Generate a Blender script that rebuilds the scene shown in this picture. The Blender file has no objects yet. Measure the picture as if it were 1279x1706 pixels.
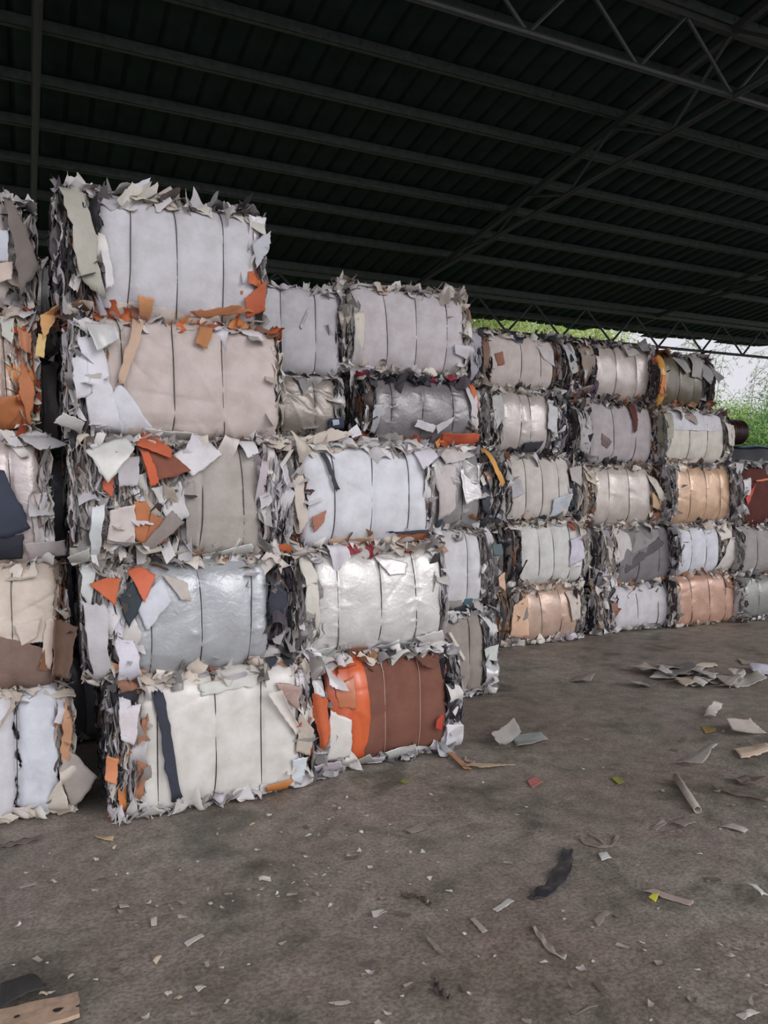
import bpy, math, random
import numpy as np
from mathutils import Matrix, Vector

# ------------------------------------------------------------------ camera, sky, sun, exposure
SC = bpy.context.scene
COL = SC.collection
AXIS = math.radians(25.5)            # the stacks and the roof run along +X; the camera looks 25.5 deg to their left
CAMH = 1.7
FPX = 1250.0
ROLL = math.radians(-1.2)
PITCH = 8 / 1250.0
_cp, _sp = math.cos(PITCH), math.sin(PITCH)
_f = np.array([0, _cp, -_sp]); _u = np.array([0, _sp, _cp]); _r = np.array([1.0, 0, 0])
_c, _s = math.cos(ROLL), math.sin(ROLL)
_r2 = _c * _r + _s * _u; _u2 = -_s * _r + _c * _u
_U = np.array([math.cos(AXIS), math.sin(AXIS), 0]); _V = np.array([-math.sin(AXIS), math.cos(AXIS), 0])
def _tr(p): return np.array([p @ _U, p @ _V, p[2]])
CF, CR, CU = _tr(_f), _tr(_r2), _tr(_u2)
cam_data = bpy.data.cameras.new('camera'); cam = bpy.data.objects.new('camera', cam_data); COL.objects.link(cam)
cam_data.sensor_fit = 'VERTICAL'; cam_data.sensor_height = 36.0; cam_data.lens = FPX / 1706 * 36.0
cam_data.clip_start = 0.05; cam_data.clip_end = 300
m = Matrix(((CR[0], CU[0], -CF[0], 0), (CR[1], CU[1], -CF[1], 0), (CR[2], CU[2], -CF[2], CAMH), (0, 0, 0, 1)))
cam.matrix_world = m
SC.camera = cam

world = bpy.data.worlds.new('world'); SC.world = world; world.use_nodes = True
wn = world.node_tree; wn.nodes.clear()
w_out = wn.nodes.new('ShaderNodeOutputWorld'); w_bg = wn.nodes.new('ShaderNodeBackground')
w_tc = wn.nodes.new('ShaderNodeTexCoord')
w_dot = wn.nodes.new('ShaderNodeVectorMath'); w_dot.operation = 'DOT_PRODUCT'
w_dot.inputs[1].default_value = (0.22, -0.90, 0.37)      # hazy bright side of the overcast sky, on the open side of the shed
w_map = wn.nodes.new('ShaderNodeMapRange'); w_map.interpolation_type = 'SMOOTHSTEP'
w_map.inputs['From Min'].default_value = -0.3; w_map.inputs['From Max'].default_value = 1.0
w_map.inputs['To Min'].default_value = 0.86; w_map.inputs['To Max'].default_value = 2.1
w_noise = wn.nodes.new('ShaderNodeTexNoise'); w_noise.inputs['Scale'].default_value = 3.0
w_ramp = wn.nodes.new('ShaderNodeValToRGB')
w_ramp.color_ramp.elements[0].color = (0.80, 0.80, 0.92, 1); w_ramp.color_ramp.elements[1].color = (1.0, 0.97, 1.0, 1)
wn.links.new(w_tc.outputs['Generated'], w_dot.inputs[0]); wn.links.new(w_dot.outputs['Value'], w_map.inputs['Value'])
wn.links.new(w_tc.outputs['Generated'], w_noise.inputs['Vector']); wn.links.new(w_noise.outputs['Fac'], w_ramp.inputs['Fac'])
wn.links.new(w_ramp.outputs['Color'], w_bg.inputs['Color']); wn.links.new(w_map.outputs['Result'], w_bg.inputs['Strength'])
wn.links.new(w_bg.outputs['Background'], w_out.inputs['Surface'])

sun_d = bpy.data.lights.new('sun', 'SUN'); sun = bpy.data.objects.new('sun', sun_d); COL.objects.link(sun)
sun_d.energy = 0.88; sun_d.angle = math.radians(28); sun_d.color = (1.0, 0.97, 0.94)
sun.rotation_euler = Vector((-0.34, 0.86, -0.37)).to_track_quat('-Z', 'Y').to_euler()
sun.location = (4, -12, 9)

SC.view_settings.view_transform = 'Standard'; SC.view_settings.look = 'None'
SC.view_settings.gamma = 1.0; SC.view_settings.exposure = 0.0
SC.view_settings.use_curve_mapping = False

# ------------------------------------------------------------------ helpers
RNG = np.random.default_rng(7)
random.seed(5)
def ray(px, py): return CF + (px - 639.5) / FPX * CR - (py - 853) / FPX * CU
def on_v(px, py, v):                 # where the line of sight meets the vertical plane y = v
    d = ray(px, py); t = v / d[1]; return d[0] * t, CAMH + d[2] * t
def on_floor(px, py, z=0.0):
    d = ray(px, py); t = (z - CAMH) / d[2]; return d[0] * t, d[1] * t
def lin(c):
    out = []
    for x in c:
        x /= 255.0
        out.append(x / 12.92 if x < .04045 else ((x + .055) / 1.055) ** 2.4)
    return tuple(out)
def alb(c, k=.97): return tuple(min(.86, k * x ** .8) for x in lin(c))

def mk(name, V, F, mat=None, parent=None, col=None, smooth=False, loc=None):
    me = bpy.data.meshes.new(name)
    V = np.asarray(V, dtype=np.float32); 
    if isinstance(F, np.ndarray):
        nf = len(F); k = F.shape[1]
        me.vertices.add(len(V)); me.vertices.foreach_set('co', V.ravel())
        me.loops.add(nf * k); me.loops.foreach_set('vertex_index', F.astype(np.int32).ravel())
        me.polygons.add(nf); me.polygons.foreach_set('loop_start', np.arange(nf, dtype=np.int32) * k)
        me.polygons.foreach_set('loop_total', np.full(nf, k, dtype=np.int32))
        me.update(calc_edges=True)
    else:
        me.from_pydata([tuple(map(float, p)) for p in V], [], F); me.update()
    if col is not None:
        a = me.color_attributes.new('Col', 'FLOAT_COLOR', 'POINT')
        c4 = np.ones((len(V), 4), dtype=np.float32); c4[:, :3] = col
        a.data.foreach_set('color', c4.ravel())
    if smooth: me.polygons.foreach_set('use_smooth', np.ones(len(me.polygons), dtype=bool))
    if mat: me.materials.append(mat)
    me.validate()
    o = bpy.data.objects.new(name, me); COL.objects.link(o)
    if parent: o.parent = parent
    if loc is not None: o.location = loc
    return o
def tag(o, label=None, cat=None, group=None, kind=None):
    if label: o['label'] = label
    if cat: o['category'] = cat
    if group: o['group'] = group
    if kind: o['kind'] = kind
    return o
def empty(name, loc, label=None, cat=None, group=None, kind=None):
    o = bpy.data.objects.new(name, None); COL.objects.link(o); o.location = loc; o.empty_display_size = .1
    return tag(o, label, cat, group, kind)

class MB:
    def __init__(s): s.V = []; s.F = []; s.n = 0
    def add(s, V, F):
        V = np.asarray(V, float); s.V.append(V); s.F += [tuple(i + s.n for i in f) for f in F]; s.n += len(V); return s
    def box(s, c, d, R=None):
        P = np.array([(x, y, z) for x in (-.5, .5) for y in (-.5, .5) for z in (-.5, .5)]) * np.array(d)
        if R is not None: P = P @ np.asarray(R).T
        return s.add(P + np.array(c), [(0, 1, 3, 2), (4, 6, 7, 5), (0, 4, 5, 1), (2, 3, 7, 6), (0, 2, 6, 4), (1, 5, 7, 3)])
    def tube(s, pts, r, k=6, cap=True):
        pts = np.asarray(pts, float); n = len(pts); rr = np.broadcast_to(np.asarray(r, float), (n,))
        T = np.gradient(pts, axis=0); T /= np.linalg.norm(T, axis=1)[:, None] + 1e-9
        ref = np.array([0, 0, 1.0]) if abs(T[0][2]) < .9 else np.array([1.0, 0, 0])
        V = []
        for i in range(n):
            a = np.cross(T[i], ref); a /= np.linalg.norm(a) + 1e-9; b = np.cross(T[i], a); ref = np.cross(a, T[i]) if np.linalg.norm(np.cross(a, T[i])) > .1 else ref
            for j in range(k):
                t = 2 * math.pi * j / k; V.append(pts[i] + rr[i] * (math.cos(t) * a + math.sin(t) * b))
        F = [(i * k + j, i * k + (j + 1) % k, (i + 1) * k + (j + 1) % k, (i + 1) * k + j) for i in range(n - 1) for j in range(k)]
        if cap: F += [tuple(range(k))[::-1], tuple((n - 1) * k + j for j in range(k))]
        return s.add(V, F)
    def out(s, name, mat, parent=None, smooth=False, loc=None):
        return mk(name, np.concatenate(s.V), s.F, mat, parent, smooth=smooth, loc=loc)

def grid_faces(na, nb):
    i, j = np.meshgrid(np.arange(na - 1), np.arange(nb - 1), indexing='ij'); i = i.ravel(); j = j.ravel()
    return np.stack([i * nb + j, (i + 1) * nb + j, (i + 1) * nb + j + 1, i * nb + j + 1], 1)

# ------------------------------------------------------------------ materials
def nt_new(name):
    m = bpy.data.materials.new(name); m.use_nodes = True; nt = m.node_tree
    return m, nt, nt.nodes['Principled BSDF']
def N(nt, t, **kw):
    n = nt.nodes.new(t)
    for k, v in kw.items():
        if k in n.inputs.keys(): n.inputs[k].default_value = v
        else: setattr(n, k, v)
    return n
def simple(name, c, rough=.6, metal=0, bump=0, scale=20, spec=.5, var=.0):
    m, nt, b = nt_new(name)
    b.inputs['Base Color'].default_value = (*c, 1); b.inputs['Roughness'].default_value = rough; b.inputs['Metallic'].default_value = metal
    b.inputs['Specular IOR Level'].default_value = spec
    tc = N(nt, 'ShaderNodeTexCoord'); no = N(nt, 'ShaderNodeTexNoise', Scale=scale, Detail=5.0)
    nt.links.new(tc.outputs['Object'], no.inputs['Vector'])
    if var:
        hs = N(nt, 'ShaderNodeMixRGB', blend_type='MULTIPLY'); hs.inputs['Color1'].default_value = (*c, 1); hs.inputs['Fac'].default_value = var
        rp = N(nt, 'ShaderNodeValToRGB'); rp.color_ramp.elements[0].position = .3; rp.color_ramp.elements[1].position = .7
        rp.color_ramp.elements[0].color = (.35, .35, .35, 1)
        nt.links.new(no.outputs['Fac'], rp.inputs['Fac']); nt.links.new(rp.outputs['Color'], hs.inputs['Color2']); nt.links.new(hs.outputs['Color'], b.inputs['Base Color'])
    if bump:
        bp = N(nt, 'ShaderNodeBump', Strength=bump, Distance=.01); nt.links.new(no.outputs['Fac'], bp.inputs['Height']); nt.links.new(bp.outputs['Normal'], b.inputs['Normal'])
    return m

def sheet_mat(kind, rough, spec, metal=0, bump=.25, coat=0):
    """wallpaper sheet; its own colour comes from the mesh's colour attribute"""
    m, nt, b = nt_new('wallpaper_' + kind)
    at = N(nt, 'ShaderNodeAttribute', attribute_name='Col'); tc = N(nt, 'ShaderNodeTexCoord')
    no = N(nt, 'ShaderNodeTexNoise', Scale=7.0, Detail=6.0, Roughness=.6); nt.links.new(tc.outputs['Object'], no.inputs['Vector'])
    rp = N(nt, 'ShaderNodeValToRGB'); rp.color_ramp.elements[0].position = .32; rp.color_ramp.elements[0].color = (.80, .78, .76, 1)
    rp.color_ramp.elements[1].position = .62; rp.color_ramp.elements[1].color = (1, 1, 1, 1)
    nt.links.new(no.outputs['Fac'], rp.inputs['Fac'])
    mx = N(nt, 'ShaderNodeMixRGB', blend_type='MULTIPLY', Fac=1.0)
    nt.links.new(at.outputs['Color'], mx.inputs['Color1']); nt.links.new(rp.outputs['Color'], mx.inputs['Color2'])
    last = mx.outputs['Color']
    b.inputs['Roughness'].default_value = rough; b.inputs['Specular IOR Level'].default_value = spec; b.inputs['Metallic'].default_value = metal
    b.inputs['Coat Weight'].default_value = coat; b.inputs['Coat Roughness'].default_value = .25
    fn = N(nt, 'ShaderNodeTexNoise', Scale=26.0, Detail=4.0, Distortion=.8); nt.links.new(tc.outputs['Object'], fn.inputs['Vector'])
    bp = N(nt, 'ShaderNodeBump', Strength=bump, Distance=.012); nt.links.new(fn.outputs['Fac'], bp.inputs['Height'])
    nrm = bp.outputs['Normal']
    if kind == 'woven':
        mp = N(nt, 'ShaderNodeMapping'); mp.inputs['Scale'].default_value = (1, 1, 1); nt.links.new(tc.outputs['Object'], mp.inputs['Vector'])
        w1 = N(nt, 'ShaderNodeTexWave', Scale=34.0, Distortion=3.0, bands_direction='Z'); w2 = N(nt, 'ShaderNodeTexWave', Scale=44.0, Distortion=4.0, bands_direction='X')
        w1.inputs['Detail Scale'].default_value = 3; nt.links.new(mp.outputs['Vector'], w1.inputs['Vector']); nt.links.new(mp.outputs['Vector'], w2.inputs['Vector'])
        ad = N(nt, 'ShaderNodeMath', operation='ADD'); nt.links.new(w1.outputs['Fac'], ad.inputs[0]); nt.links.new(w2.outputs['Fac'], ad.inputs[1])
        b2 = N(nt, 'ShaderNodeBump', Strength=.2, Distance=.003); nt.links.new(ad.outputs['Value'], b2.inputs['Height']); nt.links.new(nrm, b2.inputs['Normal']); nrm = b2.outputs['Normal']
        r2 = N(nt, 'ShaderNodeMapRange'); r2.inputs['From Max'].default_value = 2; r2.inputs['To Min'].default_value = .90; r2.inputs['To Max'].default_value = 1.03
        nt.links.new(ad.outputs['Value'], r2.inputs['Value'])
        m2 = N(nt, 'ShaderNodeMixRGB', blend_type='MULTIPLY', Fac=1.0); nt.links.new(last, m2.inputs['Color1']); nt.links.new(r2.outputs['Result'], m2.inputs['Color2']); last = m2.outputs['Color']
    nt.links.new(last, b.inputs['Base Color']); nt.links.new(nrm, b.inputs['Normal'])
    return m
SM = {'paper': sheet_mat('paper', .62, .35), 'satin': sheet_mat('satin', .30, .6, metal=.18, bump=.30, coat=.15),
      'woven': sheet_mat('woven', .75, .25), 'suede': sheet_mat('suede', .85, .15), 'gloss': sheet_mat('gloss', .28, .5, bump=.12, coat=.25)}

def core_mat():
    m, nt, b = nt_new('pressed_paper_edges')
    tc = N(nt, 'ShaderNodeTexCoord'); mp = N(nt, 'ShaderNodeMapping'); mp.inputs['Scale'].default_value = (34, 5, 3)
    no = N(nt, 'ShaderNodeTexNoise', Scale=1.0, Detail=7.0, Distortion=.5); nt.links.new(tc.outputs['Object'], mp.inputs['Vector']); nt.links.new(mp.outputs['Vector'], no.inputs['Vector'])
    rp = N(nt, 'ShaderNodeValToRGB'); e = rp.color_ramp.elements
    e[0].position = .34; e[0].color = (.015, .014, .014, 1); e[1].position = .72; e[1].color = (.42, .41, .40, 1)
    for p, c in ((.42, (.05, .045, .045)), (.48, (.18, .16, .15)), (.53, (.07, .04, .03)), (.6, (.26, .25, .24))):
        x = e.new(p); x.color = (*c, 1)
    nt.links.new(no.outputs['Fac'], rp.inputs['Fac']); nt.links.new(rp.outputs['Color'], b.inputs['Base Color'])
    bp = N(nt, 'ShaderNodeBump', Strength=.8, Distance=.03); nt.links.new(no.outputs['Fac'], bp.inputs['Height']); nt.links.new(bp.outputs['Normal'], b.inputs['Normal'])
    b.inputs['Roughness'].default_value = .8
    return m
M_CORE = core_mat()
M_WIRE = simple('baling_wire', (.05, .048, .045), .45, .6)
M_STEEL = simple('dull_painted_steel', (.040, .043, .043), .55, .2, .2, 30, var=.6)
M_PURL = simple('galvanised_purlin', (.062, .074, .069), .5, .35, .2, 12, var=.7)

# dirty concrete floor
def floor_mat():
    m, nt, b = nt_new('dirty_concrete')
    tc = N(nt, 'ShaderNodeTexCoord')
    n1 = N(nt, 'ShaderNodeTexNoise', Scale=.7, Detail=8.0, Roughness=.62); n2 = N(nt, 'ShaderNodeTexNoise', Scale=7.0, Detail=8.0, Roughness=.7)
    n3 = N(nt, 'ShaderNodeTexNoise', Scale=60.0, Detail=4.0, Roughness=.7); n4 = N(nt, 'ShaderNodeTexVoronoi', Scale=45.0)
    for n in (n1, n2, n3, n4): nt.links.new(tc.outputs['Object'], n.inputs['Vector'])
    r1 = N(nt, 'ShaderNodeValToRGB'); e = r1.color_ramp.elements
    e[0].position = .32; e[0].color = (.225, .185, .155, 1); e[1].position = .68; e[1].color = (.345, .318, .285, 1); x = e.new(.5); x.color = (.275, .245, .220, 1)
    r2 = N(nt, 'ShaderNodeValToRGB'); e = r2.color_ramp.elements; e[0].position = .35; e[0].color = (.62, .60, .57, 1); e[1].position = .65; e[1].color = (1.15, 1.13, 1.11, 1)
    r3 = N(nt, 'ShaderNodeValToRGB'); e = r3.color_ramp.elements; e[0].position = .38; e[0].color = (.42, .40, .38, 1); e[1].position = .60; e[1].color = (1.28, 1.28, 1.28, 1)
    nt.links.new(n1.outputs['Fac'], r1.inputs['Fac']); nt.links.new(n2.outputs['Fac'], r2.inputs['Fac']); nt.links.new(n3.outputs['Fac'], r3.inputs['Fac'])
    a = N(nt, 'ShaderNodeMixRGB', blend_type='MULTIPLY', Fac=.9); nt.links.new(r1.outputs['Color'], a.inputs['Color1']); nt.links.new(r2.outputs['Color'], a.inputs['Color2'])
    n5 = N(nt, 'ShaderNodeTexNoise', Scale=1.9, Detail=3.0, Distortion=1.2); nt.links.new(tc.outputs['Object'], n5.inputs['Vector'])
    r5 = N(nt, 'ShaderNodeValToRGB'); e = r5.color_ramp.elements; e[0].position = .30; e[0].color = (.52, .54, .50, 1); e[1].position = .66; e[1].color = (1.12, 1.06, 1.06, 1); x = e.new(.44); x.color = (.98, 1.0, .94, 1)
    nt.links.new(n5.outputs['Fac'], r5.inputs['Fac']); a5 = N(nt, 'ShaderNodeMixRGB', blend_type='MULTIPLY', Fac=1.0)
    nt.links.new(a.outputs['Color'], a5.inputs['Color1']); nt.links.new(r5.outputs['Color'], a5.inputs['Color2']); a = a5
    c = N(nt, 'ShaderNodeMixRGB', blend_type='MULTIPLY', Fac=.62); nt.links.new(a.outputs['Color'], c.inputs['Color1']); nt.links.new(r3.outputs['Color'], c.inputs['Color2'])
    nt.links.new(c.outputs['Color'], b.inputs['Base Color'])
    b.inputs['Roughness'].default_value = .58; b.inputs['Specular IOR Level'].default_value = .5
    ad = N(nt, 'ShaderNodeMath', operation='MULTIPLY_ADD'); ad.inputs[1].default_value = .35
    nt.links.new(n3.outputs['Fac'], ad.inputs[0]); nt.links.new(n2.outputs['Fac'], ad.inputs[2])
    bp = N(nt, 'ShaderNodeBump', Strength=.55, Distance=.02); nt.links.new(ad.outputs['Value'], bp.inputs['Height']); nt.links.new(bp.outputs['Normal'], b.inputs['Normal'])
    return m

# ------------------------------------------------------------------ structure: floor, outside ground, roof
xs = np.linspace(-9, 24, 265); ys = np.linspace(-6, 16, 177)
X, Y = np.meshgrid(xs, ys, indexing='ij')
Zf = .003 * np.sin(X * 1.3 + 2) * np.sin(Y * 1.7) + .002 * np.sin(X * 4.1 + Y * 2.3) + .001 * RNG.standard_normal(X.shape) - .004
fl = mk('floor', np.stack([X.ravel(), Y.ravel(), Zf.ravel()], 1), grid_faces(265, 177), floor_mat(), smooth=True); tag(fl, kind='structure')
gr_m = simple('outside_grass', (.09, .13, .04), .9, bump=.5, scale=6, var=.8)
g = mk('ground_outside', [(-60, 16, -.03), (90, 16, -.03), (90, 90, -.03), (-60, 90, -.03)], [(0, 1, 2, 3)], gr_m); tag(g, kind='structure')
yd = mk('ground_yard', [(-60, -60, -.03), (90, -60, -.03), (90, 16, -.03), (-60, 16, -.03)], [(0, 1, 2, 3)], simple('yard_concrete', (.30, .29, .27), .9, bump=.3, scale=3, var=.3)); tag(yd, kind='structure')

H0 = 6.0; SL = 0.1
def roof_z(v): return CAMH + H0 - SL * v
# ribbed dark green sheet roof, ribs running down the slope, with a torn lower edge
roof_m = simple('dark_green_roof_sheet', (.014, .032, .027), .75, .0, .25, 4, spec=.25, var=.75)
RU0, RU1, RV0, RV1 = -9.0, 24.0, -3.2, 15.4
prof = []
pitchw = .30
nx = int((RU1 - RU0) / pitchw)
for i in range(nx):
    u0 = RU0 + i * pitchw
    prof += [(u0, 0), (u0 + .22, 0), (u0 + .235, .035), (u0 + .285, .035)]
prof = np.array(prof)
vs = np.concatenate([np.linspace(RV0, RV1 - .4, 14), [RV1 - .1, RV1]])
PV = []
for u, h in prof:
    cell = int((u - RU0) / .9); rr = random.Random(cell)
    edge = .16 * math.sin(cell * 1.9) + rr.uniform(-.12, .1) + .03 * math.sin(u * 23)
    for k, v in enumerate(vs):
        ex = edge * max(0, (k - len(vs) + 3) / 2.0)
        PV.append((u, v + ex, roof_z(v) + .09 + h + .012 * math.sin(v * 1.3 + u)))
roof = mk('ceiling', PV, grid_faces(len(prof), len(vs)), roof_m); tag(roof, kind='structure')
sol = roof.modifiers.new('thick', 'SOLIDIFY'); sol.thickness = .004
purl_v = [-2.4, -.6, 1.2, 3.2, 5.0, 5.93, 6.85, 7.74, 8.65, 9.56, 10.45, 11.35, 12.3, 13.64, 14.75]
for v in purl_v:
    z = roof_z(v)
    b = MB(); L = RU1 - RU0 - .4; cx = (RU0 + RU1) / 2
    b.box((cx, v, z + .01), (L, .004, .13)); b.box((cx, v + .028, z + .073), (L, .06, .004)); b.box((cx, v + .028, z - .053), (L, .06, .004)); b.box((cx, v + .058, z - .043), (L, .004, .02))
    for k in range(int(L / .38)):                                     # roofing screws' tips and cleats along the purlin
        b.box((RU0 + .4 + k * .38 + random.uniform(-.05, .05), v - .006, z + .03 + random.uniform(-.05, .03)), (.012, .01, .035))
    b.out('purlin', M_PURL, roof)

def beam(p, q, w=.06, h=None):
    p = np.array(p, float); q = np.array(q, float); d = q - p; L = np.linalg.norm(d); d /= L
    ref = np.array([0, 0, 1.0]) if abs(d[2]) < .95 else np.array([1.0, 0, 0])
    a = np.cross(ref, d); a /= np.linalg.norm(a); c = np.cross(d, a)
    b = MB(); b.box((p + q) / 2, (L, w, h or w), np.stack([d, a, c], 1)); return b

def truss(name, label, p0, p1, q0, q1, n, w=.07, web=.035, verticals=False, grp=None):
    """top chord p0-p1, bottom chord q0-q1, zigzag web"""
    p0, p1, q0, q1 = [np.array(a, float) for a in (p0, p1, q0, q1)]
    base = np.minimum(q0, q1) * 0 + q0
    r = empty(name, tuple(base), label, 'roof truss', grp)
    off = -base
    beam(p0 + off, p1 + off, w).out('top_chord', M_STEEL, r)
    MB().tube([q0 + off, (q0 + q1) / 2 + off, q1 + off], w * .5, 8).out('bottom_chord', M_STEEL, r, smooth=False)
    for i in range(n):
        a = i / n; c = (i + .5) / n; e = (i + 1) / n
        B0 = q0 + (q1 - q0) * a; T = p0 + (p1 - p0) * c; B1 = q0 + (q1 - q0) * e
        for s, t in ((B0, T), (T, B1)):
            if np.linalg.norm(t - s) > .08: MB().tube([s + off, (s + t) / 2 + off, t + off], web * .5, 6).out('web_bar', M_STEEL, r)
    return r
ZB = CAMH + 4.55
tn = {-6.9: 'far-left transverse roof truss beyond the picture edge', .2: 'dark transverse roof truss running overhead above the two left stacks', 7.3: 'dark transverse roof truss crossing above the middle stacks', 14.0: 'dark transverse roof truss over the right end of the shed'}
for u, lb in tn.items():
    if u < 0: continue
    truss('roof_truss', lb, (u, -2.8, roof_z(-2.8) - .13), (u, 14.6, roof_z(14.6) - .13), (u, -2.8, ZB), (u, 14.6, ZB), 9, .08, .045)
truss('roof_truss', 'dark lattice girder running lengthwise high above the near floor', (-4, 5.93, roof_z(5.93) - .14), (20, 5.93, roof_z(5.93) - .14), (-4, 5.93, ZB), (20, 5.93, ZB), 17, .07, .045)
EV = 13.64
hb = CAMH + .273 * EV
truss('roof_truss', 'black zigzag lattice girder along the eaves in front of the trees', (-3.75, EV, roof_z(EV) - .14), (22.89, EV, roof_z(EV) - .14), (-3.75, EV, CAMH + 3.77), (22.89, EV, CAMH + 3.77), 18, .07, .05)
tanx = .33
for u, lb in ((.2, 'dark steel pillar at the eaves behind the left stacks'), (7.3, 'dark steel pillar at the eaves hidden by the middle stacks'), (13.1, 'dark steel pillar rising under the eaves girder behind the far stacks')):
    p = empty('steel_pillar', (u, EV + .05, 0), lb, 'pillar')
    b = MB(); b.box((0, 0, 2.72), (.012, .26, 5.42)); b.box((0, .13, 2.72), (.24, .014, 5.42)); b.box((0, -.13, 2.72), (.24, .014, 5.42)); b.out('shaft', M_STEEL, p)
    MB().box((0, 0, .01), (.36, .4, .02)).out('base_plate', M_STEEL, p)

# ------------------------------------------------------------------ crumpled sheets
WHT = [(215, 213, 213), (205, 203, 205), (220, 217, 210), (196, 194, 196), (188, 184, 180), (208, 204, 212)]
CRM = [(212, 204, 190), (200, 188, 172), (186, 174, 160), (218, 212, 200), (205, 196, 190)]
GRY = [(150, 148, 148), (128, 126, 126), (168, 164, 162), (110, 106, 104), (140, 134, 128)]
DRK = [(52, 50, 54), (38, 40, 48), (70, 62, 58), (30, 32, 34), (60, 52, 60)]
BRN = [(120, 78, 58), (150, 98, 66), (98, 66, 52), (170, 122, 88)]
ORG = [(196, 92, 48), (178, 76, 42), (206, 128, 70), (160, 60, 36)]
MIX = WHT * 3 + CRM * 2 + GRY * 2 + DRK + BRN[:2]
END = GRY * 3 + DRK * 5 + BRN[:3] + WHT[:2] + CRM[:1]  # darker mix for bale ends: dirt, plus gap shade put into the colour
MIXW = WHT * 5 + CRM * 2 + GRY
MIXD = GRY * 2 + DRK * 3 + WHT + BRN
MIXC = CRM * 4 + WHT + BRN + GRY
MIXO = CRM * 2 + BRN * 2 + ORG * 2 + GRY
MIXS = [(170, 172, 174), (190, 190, 190), (210, 210, 210), (130, 134, 136), (220, 220, 222), (90, 90, 92)] * 2 + WHT

class Sheets:
    def __init__(s): s.V = []; s.F = []; s.C = []; s.n = 0
    def add(s, V, F, c):
        s.V.append(V); s.F.append(F + s.n); s.C.append(np.tile(np.array(c, np.float32), (len(V), 1))); s.n += len(V)
    def out(s, name, mat, parent, thick=.0012):
        o = mk(name, np.concatenate(s.V), np.concatenate(s.F), mat, parent, col=np.concatenate(s.C))
        return o
def scrap(rng, sa, sb, na=6, nb=6, folds=4, slope=.5, curl=.6):
    a, b = np.meshgrid(np.linspace(-.5, .5, na), np.linspace(-.5, .5, nb), indexing='ij')
    cs = 1 + rng.uniform(-.35, .25, 4)
    k = (cs[0] * (.5 - a) * (.5 - b) + cs[1] * (.5 + a) * (.5 - b) + cs[2] * (.5 + a) * (.5 + b) + cs[3] * (.5 - a) * (.5 + b))
    edge = (np.abs(a) > .45) | (np.abs(b) > .45)
    x = a * sa * k + edge * rng.uniform(-.025, .025, a.shape) * sa; y = b * sb * k + edge * rng.uniform(-.02, .02, a.shape) * sb
    z = np.zeros_like(x); L = min(sa, sb)
    for _ in range(folds):
        t = rng.uniform(0, math.pi); c = rng.uniform(-.3, .3) * max(sa, sb)
        z += rng.uniform(-slope, slope) * np.abs(x * math.cos(t) + y * math.sin(t) - c) * .6
    t = rng.uniform(0, math.pi); q = (x * math.cos(t) + y * math.sin(t))
    z += rng.uniform(-curl, curl) * q * q / max(sa, sb) * 2
    z -= z.mean()
    return np.stack([x.ravel(), y.ravel(), z.ravel()], 1), grid_faces(na, nb)
def frame(n, up):
    n = n / np.linalg.norm(n); a = np.cross(up, n); a /= np.linalg.norm(a) + 1e-9; b = np.cross(n, a); return np.stack([a, b, n], 1)
def pick(rng, pal, jit=.1):
    c = np.array(alb(pal[rng.integers(len(pal))])); return np.clip(c * rng.uniform(1 - jit * 1.6, 1 + jit * .6), 0, .85)

def front_y(z, H, a, n):
    t = np.clip(np.abs(2 * z / H - 1), 0, 1)
    return np.minimum(a - a * np.maximum(1 - t ** n, 0) ** (1 / n), .14)

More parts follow.
